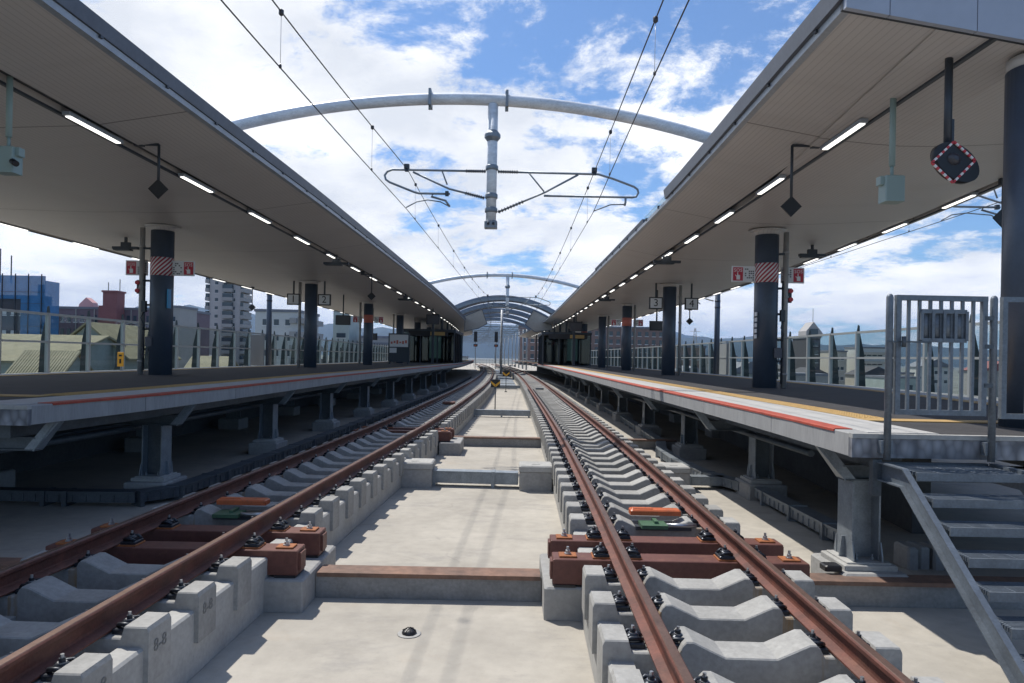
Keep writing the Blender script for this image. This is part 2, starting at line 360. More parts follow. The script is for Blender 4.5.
def part(mb, name, m, parent):
    """mb in world coordinates, parent an unrotated empty"""
    return mb.build(name, m, parent, loc=tuple(parent.location)) if parent.location.length == 0 else _part(mb, name, m, parent)
def _part(mb, name, m, parent):
    l = tuple(parent.location); o = mb.build(name, m, parent, loc=l); o.location = (0,0,0); return o
def copy_tree(o, parent=None):
    c = o.copy(); col.objects.link(c)
    if parent: c.parent = parent
    for ch in list(o.children): copy_tree(ch, c)
    return c
def text_part(s, size, m, parent, loc, rot, name='lettering', thick=.002, align='CENTER'):
    cu = bpy.data.curves.new(name, 'FONT'); cu.body = s; cu.size = size; cu.extrude = thick; cu.align_x = align; cu.align_y = 'CENTER'; cu.resolution_u = 2
    t = bpy.data.objects.new('tmp', cu); col.objects.link(t)
    dg = bpy.context.evaluated_depsgraph_get(); me = bpy.data.meshes.new_from_object(t.evaluated_get(dg)); me.name = name
    bpy.data.objects.remove(t); me.materials.clear(); me.materials.append(M[m])
    o = bpy.data.objects.new(name, me); col.objects.link(o); o.parent = parent
    o.location = loc; o.rotation_euler = rot
    return o
ORD = ['first','second','third','fourth','fifth','sixth','seventh','eighth','ninth','tenth','eleventh','twelfth','thirteenth','fourteenth','fifteenth','sixteenth','seventeenth','eighteenth','nineteenth','twentieth']
TENS = {2:'twenty',3:'thirty',4:'forty',5:'fifty',6:'sixty',7:'seventy',8:'eighty',9:'ninety'}
TENTH = {2:'twentieth',3:'thirtieth',4:'fortieth',5:'fiftieth',6:'sixtieth',7:'seventieth',8:'eightieth',9:'ninetieth'}
def nth(i):
    i += 1
    if i <= 20: return ORD[i-1]
    if i >= 100: return 'hundred and ' + nth(i-101) if i > 100 else 'hundredth'
    a, b = divmod(i, 10)
    return TENTH[a] if b == 0 else TENS[a] + '-' + ORD[b-1]

# ------------------------------------------------------------------ lines of the station (X as a function of distance)
def smooth_interp(tab):
    """Catmull-like monotone-ish interpolation"""
    xs = [t[0] for t in tab]; ys = [t[1] for t in tab]
    def f(x):
        if x <= xs[0]: return ys[0] + (ys[1]-ys[0])/(xs[1]-xs[0])*(x-xs[0])
        if x >= xs[-1]: return ys[-1]
        for i in range(len(xs)-1):
            if x <= xs[i+1]: break
        def sl(j):
            if j <= 0: return (ys[1]-ys[0])/(xs[1]-xs[0])
            if j >= len(xs)-1: return 0
            return (ys[j+1]-ys[j-1])/(xs[j+1]-xs[j-1])
        h = xs[i+1]-xs[i]; t = (x-xs[i])/h; m0, m1 = sl(i)*h, sl(i+1)*h
        return (2*t**3-3*t**2+1)*ys[i]+(t**3-2*t**2+t)*m0+(-2*t**3+3*t**2)*ys[i+1]+(t**3-t**2)*m1
    return f
def S(D): return -(D-40)**2*.00045 if D > 40 else 0.0
def curve(tab):
    f = smooth_interp(tab); return lambda D: f(D) + S(D)
cR = curve([(0,1.37),(3.5,1.41),(5,1.44),(8.4,1.51),(15,1.58),(27,1.56),(45,1.47),(60,1.4)])
cL = curve([(0,-3.05),(3.5,-2.98),(5.4,-2.91),(8.7,-2.77),(12,-2.6),(16,-2.42),(23,-2.23),(37,-2.02),(50,-2.0)])
eR = curve([(6,2.94),(8,2.98),(12,2.95),(20,2.88),(45,2.8)])
eL = curve([(7,-5.02),(9,-4.82),(12.5,-4.72),(20,-4.7),(45,-4.2),(60,-3.9)])
oR = curve([(6,7.6),(16,9.0),(28,9.3),(60,9.2)])
oL = curve([(7,-11.5),(60,-11.3)])
kR = curve([(6.9,5.2),(16.1,5.93),(28,6.35),(60,6.3)])          # column lines
kL = curve([(7,-8.8),(17.2,-8.76),(29.6,-8.66),(40.5,-8.47),(60,-8.3)])
iR = curve([(6.6,3.20),(15,3.36),(40,3.3)])                     # canopy inner edges
iL = curve([(5,-4.78),(10,-4.68),(17,-4.5),(40,-4.3)])
uR = curve([(6.6,8.1),(16,9.2),(28,9.9),(60,9.9)])              # canopy outer edges
uL = curve([(5,-13.2),(60,-13.0)])
gR = curve([(6.6,4.46),(16,4.55),(40,4.5)])                     # grooves with lights
gL = curve([(5,-6.08),(17,-5.9),(40,-5.7)])
RT = .67        # rail top
PT = 1.60       # platform top
def steps(a, b, near=1.0):
    out = [a]; d = a
    while d < b:
        d += near if d < 30 else near*2.5
        out.append(min(d, b))
    return out

# ------------------------------------------------------------------ setting: viaduct deck, city ground, mountains
mb = MB(); xs = [-17.4 + i*(31.9/24) for i in range(25)]
mb.box(-17.4, 14.5, -4, 230, -.9, 0)
tag(mb.build('track_bed_floor', 'slab'), kind='structure')
# broad ground of the city below the viaduct
mb = MB(); mb.box(-14000, 14000, -500, 14000, -9.5, -9.0)
tag(mb.build('ground', 'city_ground'), kind='structure')
def mountain(D, hfun, x0, x1, n, depth, seed):
    rnd = random.Random(seed); ph = [(rnd.uniform(.3,1), rnd.uniform(0,6.28), rnd.uniform(1,9)) for _ in range(9)]
    v = []; f = []; rows = 9
    for j in range(rows):
        t = j/(rows-1)
        for i in range(n+1):
            x = x0+(x1-x0)*i/n; h = hfun(x)
            h += sum(a*math.sin(x/D*w*9+p)*12/(1+w*.4) for a, p, w in ph)
            prof = math.sin(PI*t)**.8 if t > 0 else 0
            z = -9 + max(0,h)*prof*(1+.12*math.sin(i*.7+j*1.9)*(1 if j != rows//2 else 0))
            v.append((x, D + (t-.5)*depth, z))
    for j in range(rows-1):
        for i in range(n): a = j*(n+1)+i; f.append((a, a+1, a+n+2, a+n+1))
    me = bpy.data.meshes.new('mountains'); me.from_pydata(v, [], f); me.materials.append(M['mountain']); me.polygons.foreach_set('use_smooth', [True]*len(f)); me.update()
    o = bpy.data.objects.new('mountains', me); col.objects.link(o); return tag(o, kind='structure')
mountain(7000, lambda x: 300+110*math.exp(-((x+3200)/900)**2)+60*math.exp(-((x+250)/500)**2)+40*math.sin(x/700)-.045*max(0,x-200), -7500, 300, 150, 2500, 3)
mountain(6000, lambda x: 165+95*math.exp(-((x-1050)/380)**2)+50*math.exp(-((x-2150)/500)**2)+15*math.sin(x/240), 100, 6500, 130, 2200, 8)
mountain(9500, lambda x: 330+60*math.sin(x/900), -2500, 2500, 80, 2500, 12)

# ------------------------------------------------------------------ track: raised beds, sleepers, rails
def track_bed(c, label):
    t = empty('concrete_track_plinth', (c(3),0,0), label, 'track plinth')
    m = MB()
    for s in (-1, 1):
        m.sweep(lambda D, s=s: [(c(D)+s*.41,.003),(c(D)+s*.83,.003),(c(D)+s*.83,RT-.235),(c(D)+s*.815,RT-.22),(c(D)+s*.68,RT-.22),(c(D)+s*.67,RT-.30),(c(D)+s*.41,RT-.30)], steps(1.5,135,.6))
    part(m, 'side_strip', 'concrete_light', t)
    m = MB(); m.sweep(lambda D: [(c(D)-.40,.003),(c(D)+.40,.003),(c(D)+.40,RT-.44),(c(D)-.40,RT-.44)], steps(1.5,135,1.2))
    part(m, 'centre_strip', 'curb', t)
    return t
track_bed(cL, 'low grey concrete plinth carrying the sleepers of the left track')
track_bed(cR, 'low grey concrete plinth carrying the sleepers of the right track')

def rail(c, side, label):
    f = lambda D: c(D)+side*.5335
    def prof(D):
        x = f(D); z = RT-.153
        h = [(.0635,0),(.0635,.010),(.012,.030),(.0075,.045),(.0075,.105),(.030,.118),(.0325,.125),(.0325,.145),(.026,.153)]
        return [(x+a, z+b) for a, b in h] + [(x-a, z+b) for a, b in reversed(h)]
    t = empty('steel_rail', (f(3),3,RT-.153), label, 'rail', 'rusty rails of the two tracks')
    m = MB(); m.sweep(prof, steps(1.2,150,.8))
    part(m, 'rail_body', 'rust', t)
    m = MB(); m.sweep(lambda D: [(f(D)-.025,RT),(f(D)+.025,RT),(f(D)+.022,RT+.003),(f(D)-.022,RT+.003)], steps(1.2,150,.8))
    part(m, 'running_surface', 'rust_head', t)
rail(cL,-1,'outer rusty rail of the left track, nearest the left platform')
rail(cL,1,'inner rusty rail of the left track, beside the open concrete strip')
rail(cR,-1,'inner rusty rail of the right track, beside the open concrete strip')
rail(cR,1,'outer rusty rail of the right track, nearest the right platform')

def sleeper_mesh():
    m = MB()
    P = [(.86,-.44),(.86,-.125),(.848,-.10),(.71,-.10),(.69,-.168),(.42,-.168),(.395,-.12),(.375,-.10),(.335,-.10),(.15,-.185)]
    poly = [(x, z) for x, z in P] + [(-x, z) for x, z in reversed(P)]
    W2 = .125
    b = len(m.v); n = len(poly)
    ys = [(-W2,-.0),(-W2+.008,.008),(W2-.008,.008),(W2,0)]
    for y, up in ys:
        for x, z in poly: m.v.append((x, y, z + (up-.008 if z > -.3 else 0)))
    for r in range(3):
        for i in range(n): j=(i+1)%n; m.face([b+r*n+i,b+r*n+j,b+(r+1)*n+j,b+(r+1)*n+i])
    m.face([b+n-1-i for i in range(n)]); m.face([b+3*n+i for i in range(n)])
    return m
def clip_mesh():
    m = MB()
    m.bbox(0,0,.014,.13,.15,.03,.006)
    for s in (-1,1):                        # the two spring arms
        m.tube([(-.055,s*.05,.03),(-.02,s*.062,.055),(.03,s*.05,.05),(.055,s*.025,.035)], .013, 6)
    m.bbox(.0,0,.045,.07,.06,.035,.008)
    m.cur = 1
    m.lathe(0,0,[(.024,.06),(.024,.068),(.015,.068)],10,False)
    m.cur = 0
    m.lathe(0,0,[(.018,.068),(.018,.088)],6,False)
    m.cur = 1
    m.lathe(0,0,[(.010,.088),(.010,.108)],8,False)
    return m
m_sl = sleeper_mesh().build('concrete_sleeper', 'sleeper')
m_cl = clip_mesh().build('rail_clip', ['clip','bolt'])
pad = MB()
pad.box(.44,.63,-.10,.10,-.172,-.153); 
m_pad = pad.build('rail_pad', 'signyellow')
CLX = [(-.5335-.135,0),(-.5335+.135,PI),(.5335-.135,0),(.5335+.135,PI)]
def make_sleeper(c, D, label, group, detail, rot):
    o = m_sl.copy(); col.objects.link(o); o.location = (c(D), D, RT); o.rotation_euler = (0,0,rot)
    tag(o, label, 'sleeper', group)
    if detail:
        for x, r in CLX:
            k = m_cl.copy(); col.objects.link(k); k.parent = o; k.location = (x, 0, -.165); k.rotation_euler = (0,0,r)
    return o
def heading(c, D): return -math.atan2(c(D+.5)-c(D-.5), 1.0)
SP = .603
def lay(c, phase, girders, side):
    i_before, i_after = [], []
    Ds = [phase + SP*k for k in range(210)]
    near = girders[0][0]
    bef = [D for D in Ds if D < near-.3]
    cnt_a = 0; total = 0; far = []
    for D in Ds:
        if any(a-.3 < D < b+.3 for a, b in girders): continue
        if D > 132: break
        if total >= 148: far.append(D); continue
        total += 1
        if D < near:
            k = len([d for d in bef if d > D])
            lab = f'{nth(k)} concrete sleeper on the camera side of the brown steel girders, {side} track'
        else:
            cnt_a += 1
            if cnt_a <= 60: lab = f'{nth(cnt_a-1)} concrete sleeper beyond the near brown steel girders, {side} track'
            else: lab = f'pale concrete sleeper far down the {side} track, past the yellow chevron marker'
        o = make_sleeper(c, D, lab, f'concrete sleepers of the {side} track', D < 36, heading(c, D))
        if side == 'left' and D < near-1.0:
            text_part('8-8', .11, 'curb_ink', o, (.862, 0.0, -.235), (PI/2, 0, PI/2), thick=.0015)
    if far:
        m = MB()
        for D in far: m.box(c(D)-.86, c(D)+.86, D-.12, D+.12, RT-.33, RT-.11)
        tag(m.build('far_sleepers', 'sleeper'), f'run of pale sleepers at the far end of the {side} track', 'sleepers', kind='stuff')
GR = [(5.92,6.52)]; GL = [(6.02,6.62),(15.55,16.15)]
lay(cR, GR[0][0]-SP*6+.0, GR, 'right')
lay(cL, GL[0][0]-SP*6+.0, GL, 'left')
bpy.data.objects.remove(m_sl); bpy.data.objects.remove(m_pad)

def girder(c, D, label, detail=True):
    g = empty('steel_girder', (c(D), D, RT-.165), label, 'girder', 'brown steel girders under the rails')
    zt = RT-.153
    m = MB(); m.bbox(c(D), D, zt-.115, 2.16, .23, .21, .006)
    m.box(c(D)-1.10,c(D)-1.081,D-.07,D+.07,zt-.19,zt-.04); m.box(c(D)+1.081,c(D)+1.10,D-.07,D+.07,zt-.19,zt-.04)
    part(m, 'beam', 'girder', g)
    for s in (-1,1):
        m = MB(); x = c(D)+s*.95
        m.bbox(x, D, zt-.002, .15, .13, .016, .003); part(m, 'anchor_plate', 'orange_rust', g)
        m = MB(); m.lathe(x, D, [(.03,zt+.006),(.03,zt+.016),(.02,zt+.018),(.02,zt+.04),(.012,zt+.042),(.012,zt+.07)],8,False); part(m, 'anchor_bolt', 'bolt', g)
        m = MB(); m.box(c(D)+s*.98-.09, c(D)+s*.98+.09, D-.13, D+.13, zt-.24, zt-.221); part(m, 'rubber_pad', 'black', g)
    for x, r in CLX:
        k = m_cl.copy(); col.objects.link(k); k.parent = g; k.location = (x, 0, .012); k.rotation_euler = (0,0,r)
    for x in (-.5335,.5335):
        m = MB(); m.bbox(c(D)+x, D, zt-.003, .42, .17, .014, .003); part(m, 'seat_plate', 'orange_rust', g)
girder(cR, 5.92, 'nearer of the two brown steel girders crossing under the right track')
girder(cR, 6.52, 'farther of the two brown steel girders crossing under the right track')
girder(cL, 6.02, 'nearer of the two brown steel girders at the front of the left track')
girder(cL, 6.62, 'farther of the two brown steel girders at the front of the left track')
girder(cL, 15.55, 'nearer brown girder of the second pair down the left track')
girder(cL, 16.15, 'farther brown girder of the second pair down the left track')
bpy.data.objects.remove(m_cl)
def block(x0, x1, y0, y1, h, label, name='concrete_block', z0=.002, m='concrete'):
    mb = MB(); mb.bbox((x0+x1)/2, (y0+y1)/2, z0+h/2, x1-x0, y1-y0, h, .015)
    return tag(mb.build(name, m), label, 'block')
block(cR(6.3)-1.16, cR(6.3)-.80, 5.78, 6.80, .275, 'square concrete block holding up the left ends of the right girders')
block(cL(6.3)+.76, cL(6.3)+1.14, 5.84, 6.95, .275, 'square concrete block under the right ends of the front left girders')
block(cR(6.3)+.84, cR(6.3)+1.10, 5.9, 6.75, .275, 'concrete block under the right ends of the right track girders')
block(cL(15.85)+.84, cL(15.85)+1.32, 15.3, 16.4, .275, 'concrete block under the second pair of left track girders')

def cross_beam(D, x0, x1, label):
    t = empty('cross_kerb', ((x0+x1)/2, D, 0), label, 'kerb')
    m = MB(); m.box(x0, x1, D-.11, D+.11, .002, .215); part(m, 'concrete_upstand', 'curb', t)
    m = MB()
    m.box(x0+.01, x1-.01, D-.113, D+.113, .216, .232); m.box(x0+.01, x1-.01, D-.127, D-.1135, .195, .232)
    part(m, 'steel_cap', 'rust_plate', t)
cross_beam(6.33, cL(6.3)+1.145, cR(6.3)-1.165, 'concrete upstand with rusty steel cap crossing the open strip at the front')
cross_beam(6.36, cR(6.3)+1.11, 9.0, 'concrete upstand with rusty cap running right from the right track under the platform')
cross_beam(17.0, cL(17)+.835, cR(17)-.835, 'second rusty capped upstand across the open strip, past the cable trough')
cross_beam(17.1, cR(17)+.975, 4.1, 'short rusty capped upstand between right track and cable trough')
cross_beam(6.36, -9.5, cL(6.3)-1.12, 'rusty capped upstand in the shade left of the left track')

# balise-like track device (orange bar over green plate)
def device(c, D, label):
    t = empty('track_device', (c(D), D, RT-.2), label, 'track device', 'orange and green devices between the rails')
    m = MB(); m.bbox(c(D)+.03, D+.20, RT-.045, .52, .15, .055, .012); m.bbox(c(D)-.1, D+.20, RT-.015, .22, .07, .014, .006); part(m, 'orange_bar', 'orange', t)
    m = MB(); m.box(c(D)-.16, c(D)+.10, D-.13, D+.1, RT-.15, RT-.115); m.box(c(D)-.02, c(D)+.02, D-.05, D+.12, RT-.115, RT-.09); part(m, 'green_plate', 'green', t)
    m = MB(); m.tube([(c(D)+.1, D-.04, RT-.13),(c(D)+.40, D-.04, RT-.13)], .022, 10); part(m, 'cylinder', 'bolt', t)
    m = MB(); m.box(c(D)-.2,c(D)+.36,D-.02,D+.28,RT-.19,RT-.152); part(m, 'base', 'darkmetal', t)
device(cR, 6.98, 'orange bar and green plate fixed between the rails of the right track')
device(cL, 7.1, 'orange bar and green plate fixed between the rails of the left track')
for c, D, nm in ((cR, 37, 'right'), (cL, 24.5, 'left')):
    m = MB(); m.bbox(c(D), D, RT-.12, .42, .5, .07, .01)
    tag(m.build('track_beacon', 'rust' if nm == 'left' else 'darkmetal'), f'low flat beacon box between the rails farther down the {nm} track', 'beacon')

# drain cap on the slab
t = empty('drain_cap', (-.77, 5.45, 0), 'black domed drain cap with pale ring set in the front slab', 'drain')
m = MB(); m.lathe(-.77, 5.45, [(.095,.002),(.09,.006)], 24); part(m, 'mortar_ring', 'concrete_light', t)
m = MB(); m.lathe(-.77, 5.45, [(.058,.006),(.058,.016),(.045,.032),(.022,.042),(.005,.045)], 16)
for k in range(6):
    a = k*PI/3; m.bar((-.77+.01*math.cos(a),5.45+.01*math.sin(a),.048),(-.77+.052*math.cos(a),5.45+.052*math.sin(a),.028),.008,.01)
part(m, 'dome', 'black', t)

# ------------------------------------------------------------------ cable troughs and their pits
def pit(x0, x1, D, h, label):
    t = empty('cable_pit', ((x0+x1)/2, D, 0), label, 'cable pit', 'concrete cable pits beside the tracks')
    m = MB(); m.bbox((x0+x1)/2, D, h*.38, x1-x0-.02, .5, h*.76, .01); part(m, 'pit_body', 'concrete', t)
    m = MB(); m.bbox((x0+x1)/2, D, h*.76+h*.12+.001, x1-x0, .54, h*.24, .02); m.box((x0+x1)/2-.07,(x0+x1)/2+.07,D-.1,D-.06,h,h+.006); part(m, 'pit_lid', 'concrete_light', t)
pit(cL(11.6)+.72, cL(11.6)+1.33, 11.7, .42, 'grey concrete cable pit against the left track at the near trough')
pit(cR(11.6)-1.40, cR(11.6)-.84, 11.6, .42, 'grey concrete cable pit against the inner side of the right track')
pit(cR(11.6)+1.0, cR(11.6)+1.5, 11.9, .40, 'concrete cable pit between the right track and its side trough')
def trough(pts, label, h=.15, w=.2, m_='galv'):
    t = empty('cable_trough', (*pts[0][:2], 0), label, 'cable trough')
    body = MB(); rib = MB(); post = MB()
    for a, b in zip(pts[:-1], pts[1:]):
        A = Vector((*a,0)); B = Vector((*b,0)); Lh = (B-A).length; d = (B-A).normalized(); n = Vector((-d.y,d.x,0))
        body.bar(A+Vector((0,0,.05+h/2-.0)), B+Vector((0,0,.05+h/2)), w, h-.02)
        body.bar(A+Vector((0,0,.05+h+.004)), B+Vector((0,0,.05+h+.004)), w+.03, .018)
        k = int(Lh/.16)
        for i in range(k):
            p = A+d*(i+.5)*Lh/max(k,1)
            rib.bar(p-n*(w/2+.006)+Vector((0,0,.07)), p-n*(w/2+.006)+Vector((0,0,h+.02)), .018,.012)
            rib.bar(p+n*(w/2+.006)+Vector((0,0,.07)), p+n*(w/2+.006)+Vector((0,0,h+.02)), .018,.012)
        for i in range(int(Lh/1.0)+1):
            p = A+d*min(i*1.0, Lh); post.box(p.x-w/2-.03,p.x+w/2+.03,p.y-.03,p.y+.03,.002,.05+h+.02, rot=math.atan2(d.y,d.x)-PI/2)
    for q in (rib, post):
        b = len(body.v); body.v += q.v; body.f += [[i+b for i in f] for f in q.f]; body.sm += q.sm; body.mi += q.mi
    part(body, 'trough_body', m_, t)
trough([(cL(11.7)+1.34,11.75),(cR(11.6)-1.41,11.68)], 'ribbed galvanised cable trough linking the two pits across the open strip', h=.2)
trough([(cL(25)+.85,25.3),(cR(25)-.85,25.3)], 'second cable trough crossing the open strip behind the yellow chevron marker', h=.2)
trough([(cL(46)+.85,47.5),(cR(46)-.85,47.5)], 'far cable trough crossing the open strip where the grey shade sheet begins', h=.2)
trough([(4.05,8.1),(4.02,8.6),(3.98,11.2),(3.55,12.4),(3.38,14.0),(3.42,15.6),(3.75,17.2),(3.85,20.0),(4.0,25.6),(3.95,33),(3.75,45),(3.3,60),(2.6,78)], 'long bending galvanised cable trough beside the right platform')
trough([(cR(12)+1.5,11.95),(3.70,11.95)], 'short trough branch from the pit to the long trough on the right')
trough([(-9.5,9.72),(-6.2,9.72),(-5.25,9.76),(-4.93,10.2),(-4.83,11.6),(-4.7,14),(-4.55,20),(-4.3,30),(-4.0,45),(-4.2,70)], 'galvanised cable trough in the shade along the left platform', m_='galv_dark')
# grey sheet over the distant slab, its colour standing in for roof shade
m = MB(); m.sweep(lambda D: [(cL(D)+1.02,.004),(cR(D)-1.02,.004),(cR(D)-1.02,.06),(cL(D)+1.02,.06)], steps(48,118,3))
tag(m.build('shade_sheet', 'galv'), kind='structure')
for k in range(5):
    D = 56+k*11
    m = MB(); m.box(cL(D)+1.05, cR(D)-1.05, D-.2, D+.2, .0605, .10)
    tag(m.build('shade_sheet_joint', 'concrete_light'), kind='structure')

# ------------------------------------------------------------------ chevron markers
def chevron(X, D, H, label, size=.3, flip=1):
    t = empty('marker_post', (X, D, 0), label, 'marker', 'yellow and black track markers')
    m = MB(); m.tube([(X,D,.0),(X,D,H-size*.55)], .022, 8); m.lathe(X,D,[(.08,.002),(.08,.05)],12); part(m, 'post', 'galv_dark', t)
    m = MB(); s = size/2; z = H-size*.4; m.box(X-s, X+s, D-.012, D+.012, z-s*.85, z+s*.85); part(m, 'plate', 'black', t)
    m = MB(); m.prism([(X-s,z+s*.55),(X,z-s*.25),(X+s,z+s*.55),(X+s,z+s*.05),(X,z-s*.85),(X-s,z+s*.05)], 'y', D-.018, D-.0125); part(m, 'chevron', 'signyellow', t)
chevron(-.62, 26.8, 1.32, 'yellow chevron on black plate on a thin post in the open strip', .36)
chevron(-.35, 43.5, 1.35, 'second yellow and black marker farther down the open strip', .45)

# ------------------------------------------------------------------ platforms
def platform(e, o, D0, D1, sgn, label, inner_label):
    """sgn +1: right platform (edge at smaller X)"""
    t = empty('station_platform', (e(D0), D0, 0), label, 'platform')
    # deck
    m = MB(); m.sweep(lambda D: [(e(D)+sgn*.80,PT-.19),(o(D)-sgn*.5,PT-.19),(o(D)-sgn*.5,PT),(e(D)+sgn*.80,PT)], steps(D0+.02,D1)); part(m, 'deck', 'asphalt', t)
    # edge slabs in 3 m lengths
    d = D0; k = 0
    while d < D1-.1:
        d2 = min(d+ (1.9 if k == 0 else 2.75), D1); q = [d, (d+d2)/2, d2-.012]
        m = MB(); m.sweep(lambda D: [(e(D),PT-.20),(e(D)+sgn*.795,PT-.20),(e(D)+sgn*.795,PT+.002),(e(D)+sgn*.008,PT+.002),(e(D),PT-.006)], q)
        part(m, 'edge_slab', 'edge_side', t); d = d2; k += 1
        if k > 42: break
    Ds = steps(D0+.28, D1)
    m = MB(); m.sweep(lambda D: [(e(D)-sgn*.008,PT-.016),(e(D)+sgn*.165,PT-.016),(e(D)+sgn*.165,PT+.010),(e(D)+sgn*.01,PT+.011),(e(D)-sgn*.008,PT+.004)], Ds); part(m, 'red_edge_line', 'redline', t)
    m = MB(); m.sweep(lambda D: [(e(D)+sgn*.170,PT+.001),(e(D)+sgn*.79,PT+.001),(e(D)+sgn*.79,PT+.007),(e(D)+sgn*.170,PT+.007)], steps(D0+.01,D1)); part(m, 'edge_paving', 'edge_top', t)
    # tactile strip with domes nearby
    m = MB(); m.sweep(lambda D: [(e(D)+sgn*.82,PT+.001),(e(D)+sgn*1.14,PT+.001),(e(D)+sgn*1.14,PT+.010),(e(D)+sgn*.82,PT+.010)], steps(D0+1.55,D1))
    D = D0+1.6
    while D < 22:
        for i in range(5):
            x = e(D)+sgn*(.86+.06*i); b = len(m.v); r = .02
            m.v += [(x-r,D-r,PT+.010),(x+r,D-r,PT+.010),(x+r,D+r,PT+.010),(x-r,D+r,PT+.010),(x-r*.5,D-r*.5,PT+.017),(x+r*.5,D-r*.5,PT+.017),(x+r*.5,D+r*.5,PT+.017),(x-r*.5,D+r*.5,PT+.017)]
            for f in ((4,5,6,7),(0,1,5,4),(1,2,6,5),(2,3,7,6),(3,0,4,7)): m.face([b+j for j in f])
        D += .06
    part(m, 'tactile_strip', 'tactile', t)
    m = MB(); xa, xb = sorted((e(D0)+sgn*.82, o(D0)-sgn*.9)); m.box(xa, xb, D0+1.25, D0+1.54, PT+.001, PT+.010); part(m, 'end_tactile_strip', 'tactile', t)
    # far edge
    m = MB(); m.sweep(lambda D: [(o(D)-sgn*.5,PT-.2),(o(D),PT-.2),(o(D),PT+.004),(o(D)-sgn*.5,PT+.004)], steps(D0,D1)); part(m, 'outer_edge_slab', 'edge_top', t)
    m = MB(); m.sweep(lambda D: [(o(D)-sgn*.9,PT+.001),(o(D)-sgn*.6,PT+.001),(o(D)-sgn*.6,PT+.01),(o(D)-sgn*.9,PT+.01)], steps(D0+1.6,D1)); part(m, 'outer_tactile_strip', 'tactile', t)
    # end wall with stones
    xa, xb = sorted((e(D0), o(D0)))
    m = MB(); m.box(xa, xb, D0-.06, D0-.004, PT-.205, PT-.04); part(m, 'end_wall', 'cobble', t)
    m = MB(); m.box(xa, xb, D0-.07, D0-.002, PT-.038, PT+.001); part(m, 'end_coping', 'concrete_light', t)
    # longitudinal steel beams under the deck
    m = MB()
    for off in (.55, 2.2, 4.2):
        m.sweep(lambda D: [(e(D)+sgn*(off+.08),1.22),(e(D)+sgn*(off-.08),1.22),(e(D)+sgn*(off-.08),1.395),(e(D)+sgn*(off+.08),1.395)], steps(D0+.3,D1,2))
    part(m, 'longitudinal_beam', 'galv_dark', t)
    return t
PR_ = platform(eR, oR, 6.0, 118, 1, 'right station platform with dark deck, pale edge slabs and red safety line', '')
PL_ = platform(eL, oL, 7.2, 118, -1, 'left station platform with dark deck, pale edge slabs and red safety line', '')

def trestle(X, D, e, o, sgn, label, first=False):
    t = empty('platform_trestle', (X, D, 0), label, 'steel support', 'steel trestles under the platforms')
    w = .135 if first else .15
    m = MB(); m.bbox(X, D, .125, .62, .72, .25, .02); part(m, 'plinth', 'concrete', t)
    m = MB(); m.bbox(X, D, .277, .50, .52, .05, .008); m.bbox(X, D, .311, .42, .44, .016, .004); part(m, 'base_plate', 'concrete_light', t)
    m = MB()
    m.box(X-w,X-w+.016,D-.15,D+.15,.32,1.07); m.box(X+w-.016,X+w,D-.15,D+.15,.32,1.07)
    m.cur = 1; m.box(X-w+.016,X+w-.016,D-.008,D+.008,.32,1.07)
    part(m, 'post', ['galv','galv' if first else 'galv_dark'], t)  # web coloured darker than the flanges, standing in for shade in the recess
    m = MB()
    for sx in (-1,1):
        for sy in (-1,1):
            m = MB(); m.prism([(D+sy*.152,.32),(D+sy*.20,.32),(D+sy*.20,.36),(D+sy*.165,.50),(D+sy*.152,.50)] , 'x', X+sx*w-.006, X+sx*w+.006)
            m.lathe(X+sx*(w-.06), D+sy*.12, [(.02,.32),(.02,.35),(.01,.35),(.01,.38)], 6, False)
            part(m, 'gusset', 'galv', t)
    m = MB(); m.prism([(X-w-.05,.32),(X-w,.32),(X-w,.52),(X-w-.03,.52)],'y',D-.01,D+.01); part(m, 'gusset', 'galv', t); m = MB(); m.prism([(X+w+.05,.32),(X+w,.32),(X+w,.52),(X+w+.03,.52)],'y',D-.01,D+.01)
    part(m, 'gusset', 'galv', t)
    x1 = e(D)+sgn*.04; x2 = o(D)-sgn*.3
    a, b = sorted((e(D)+sgn*.27, x2))
    m = MB(); m.box(a,b,D-.075,D+.075,1.072,1.086); m.box(a,b,D-.006,D+.006,1.086,1.205); m.box(a,b,D-.075,D+.075,1.205,1.219); part(m, 'cross_beam', 'galv_dark', t)
    # inclined bracket from the platform edge down to the beam end
    m = MB(); m.prism([(x1-sgn*.03,1.395),(x1+sgn*.10,1.395),(e(D)+sgn*.40,1.075),(e(D)+sgn*.28,1.075)], 'y', D-.07, D-.055); m.bar((x1+sgn*.02,D,1.385),(e(D)+sgn*.29,D,1.07),.16,.012); part(m, 'edge_bracket', 'galv', t)
    return t
DR = [6.75,11.3,15.7,20.2,24.8,29.4,34,38.8,43.6,48.4]
for i, D in enumerate(DR):
    X = 3.42 if i == 0 else eR(D)+1.15
    trestle(X, D, eR, oR, 1, 'thick galvanised post on plinth beside the steel stairs' if i == 0 else f'{nth(i-1)} galvanised trestle behind the one by the stairs, under the right platform', first=(i==0))
DL = [10.5+4.7*k for k in range(9)]
trestle(eL(7.65)-2.4, 7.65, eL, oL, -1, 'foremost steel trestle with inclined bracket under the near end of the left platform')
for i, D in enumerate(DL):
    trestle(eL(D)-.62, D, eL, oL, -1, f'{nth(i)} steel trestle behind the foremost one in the shade under the left platform')
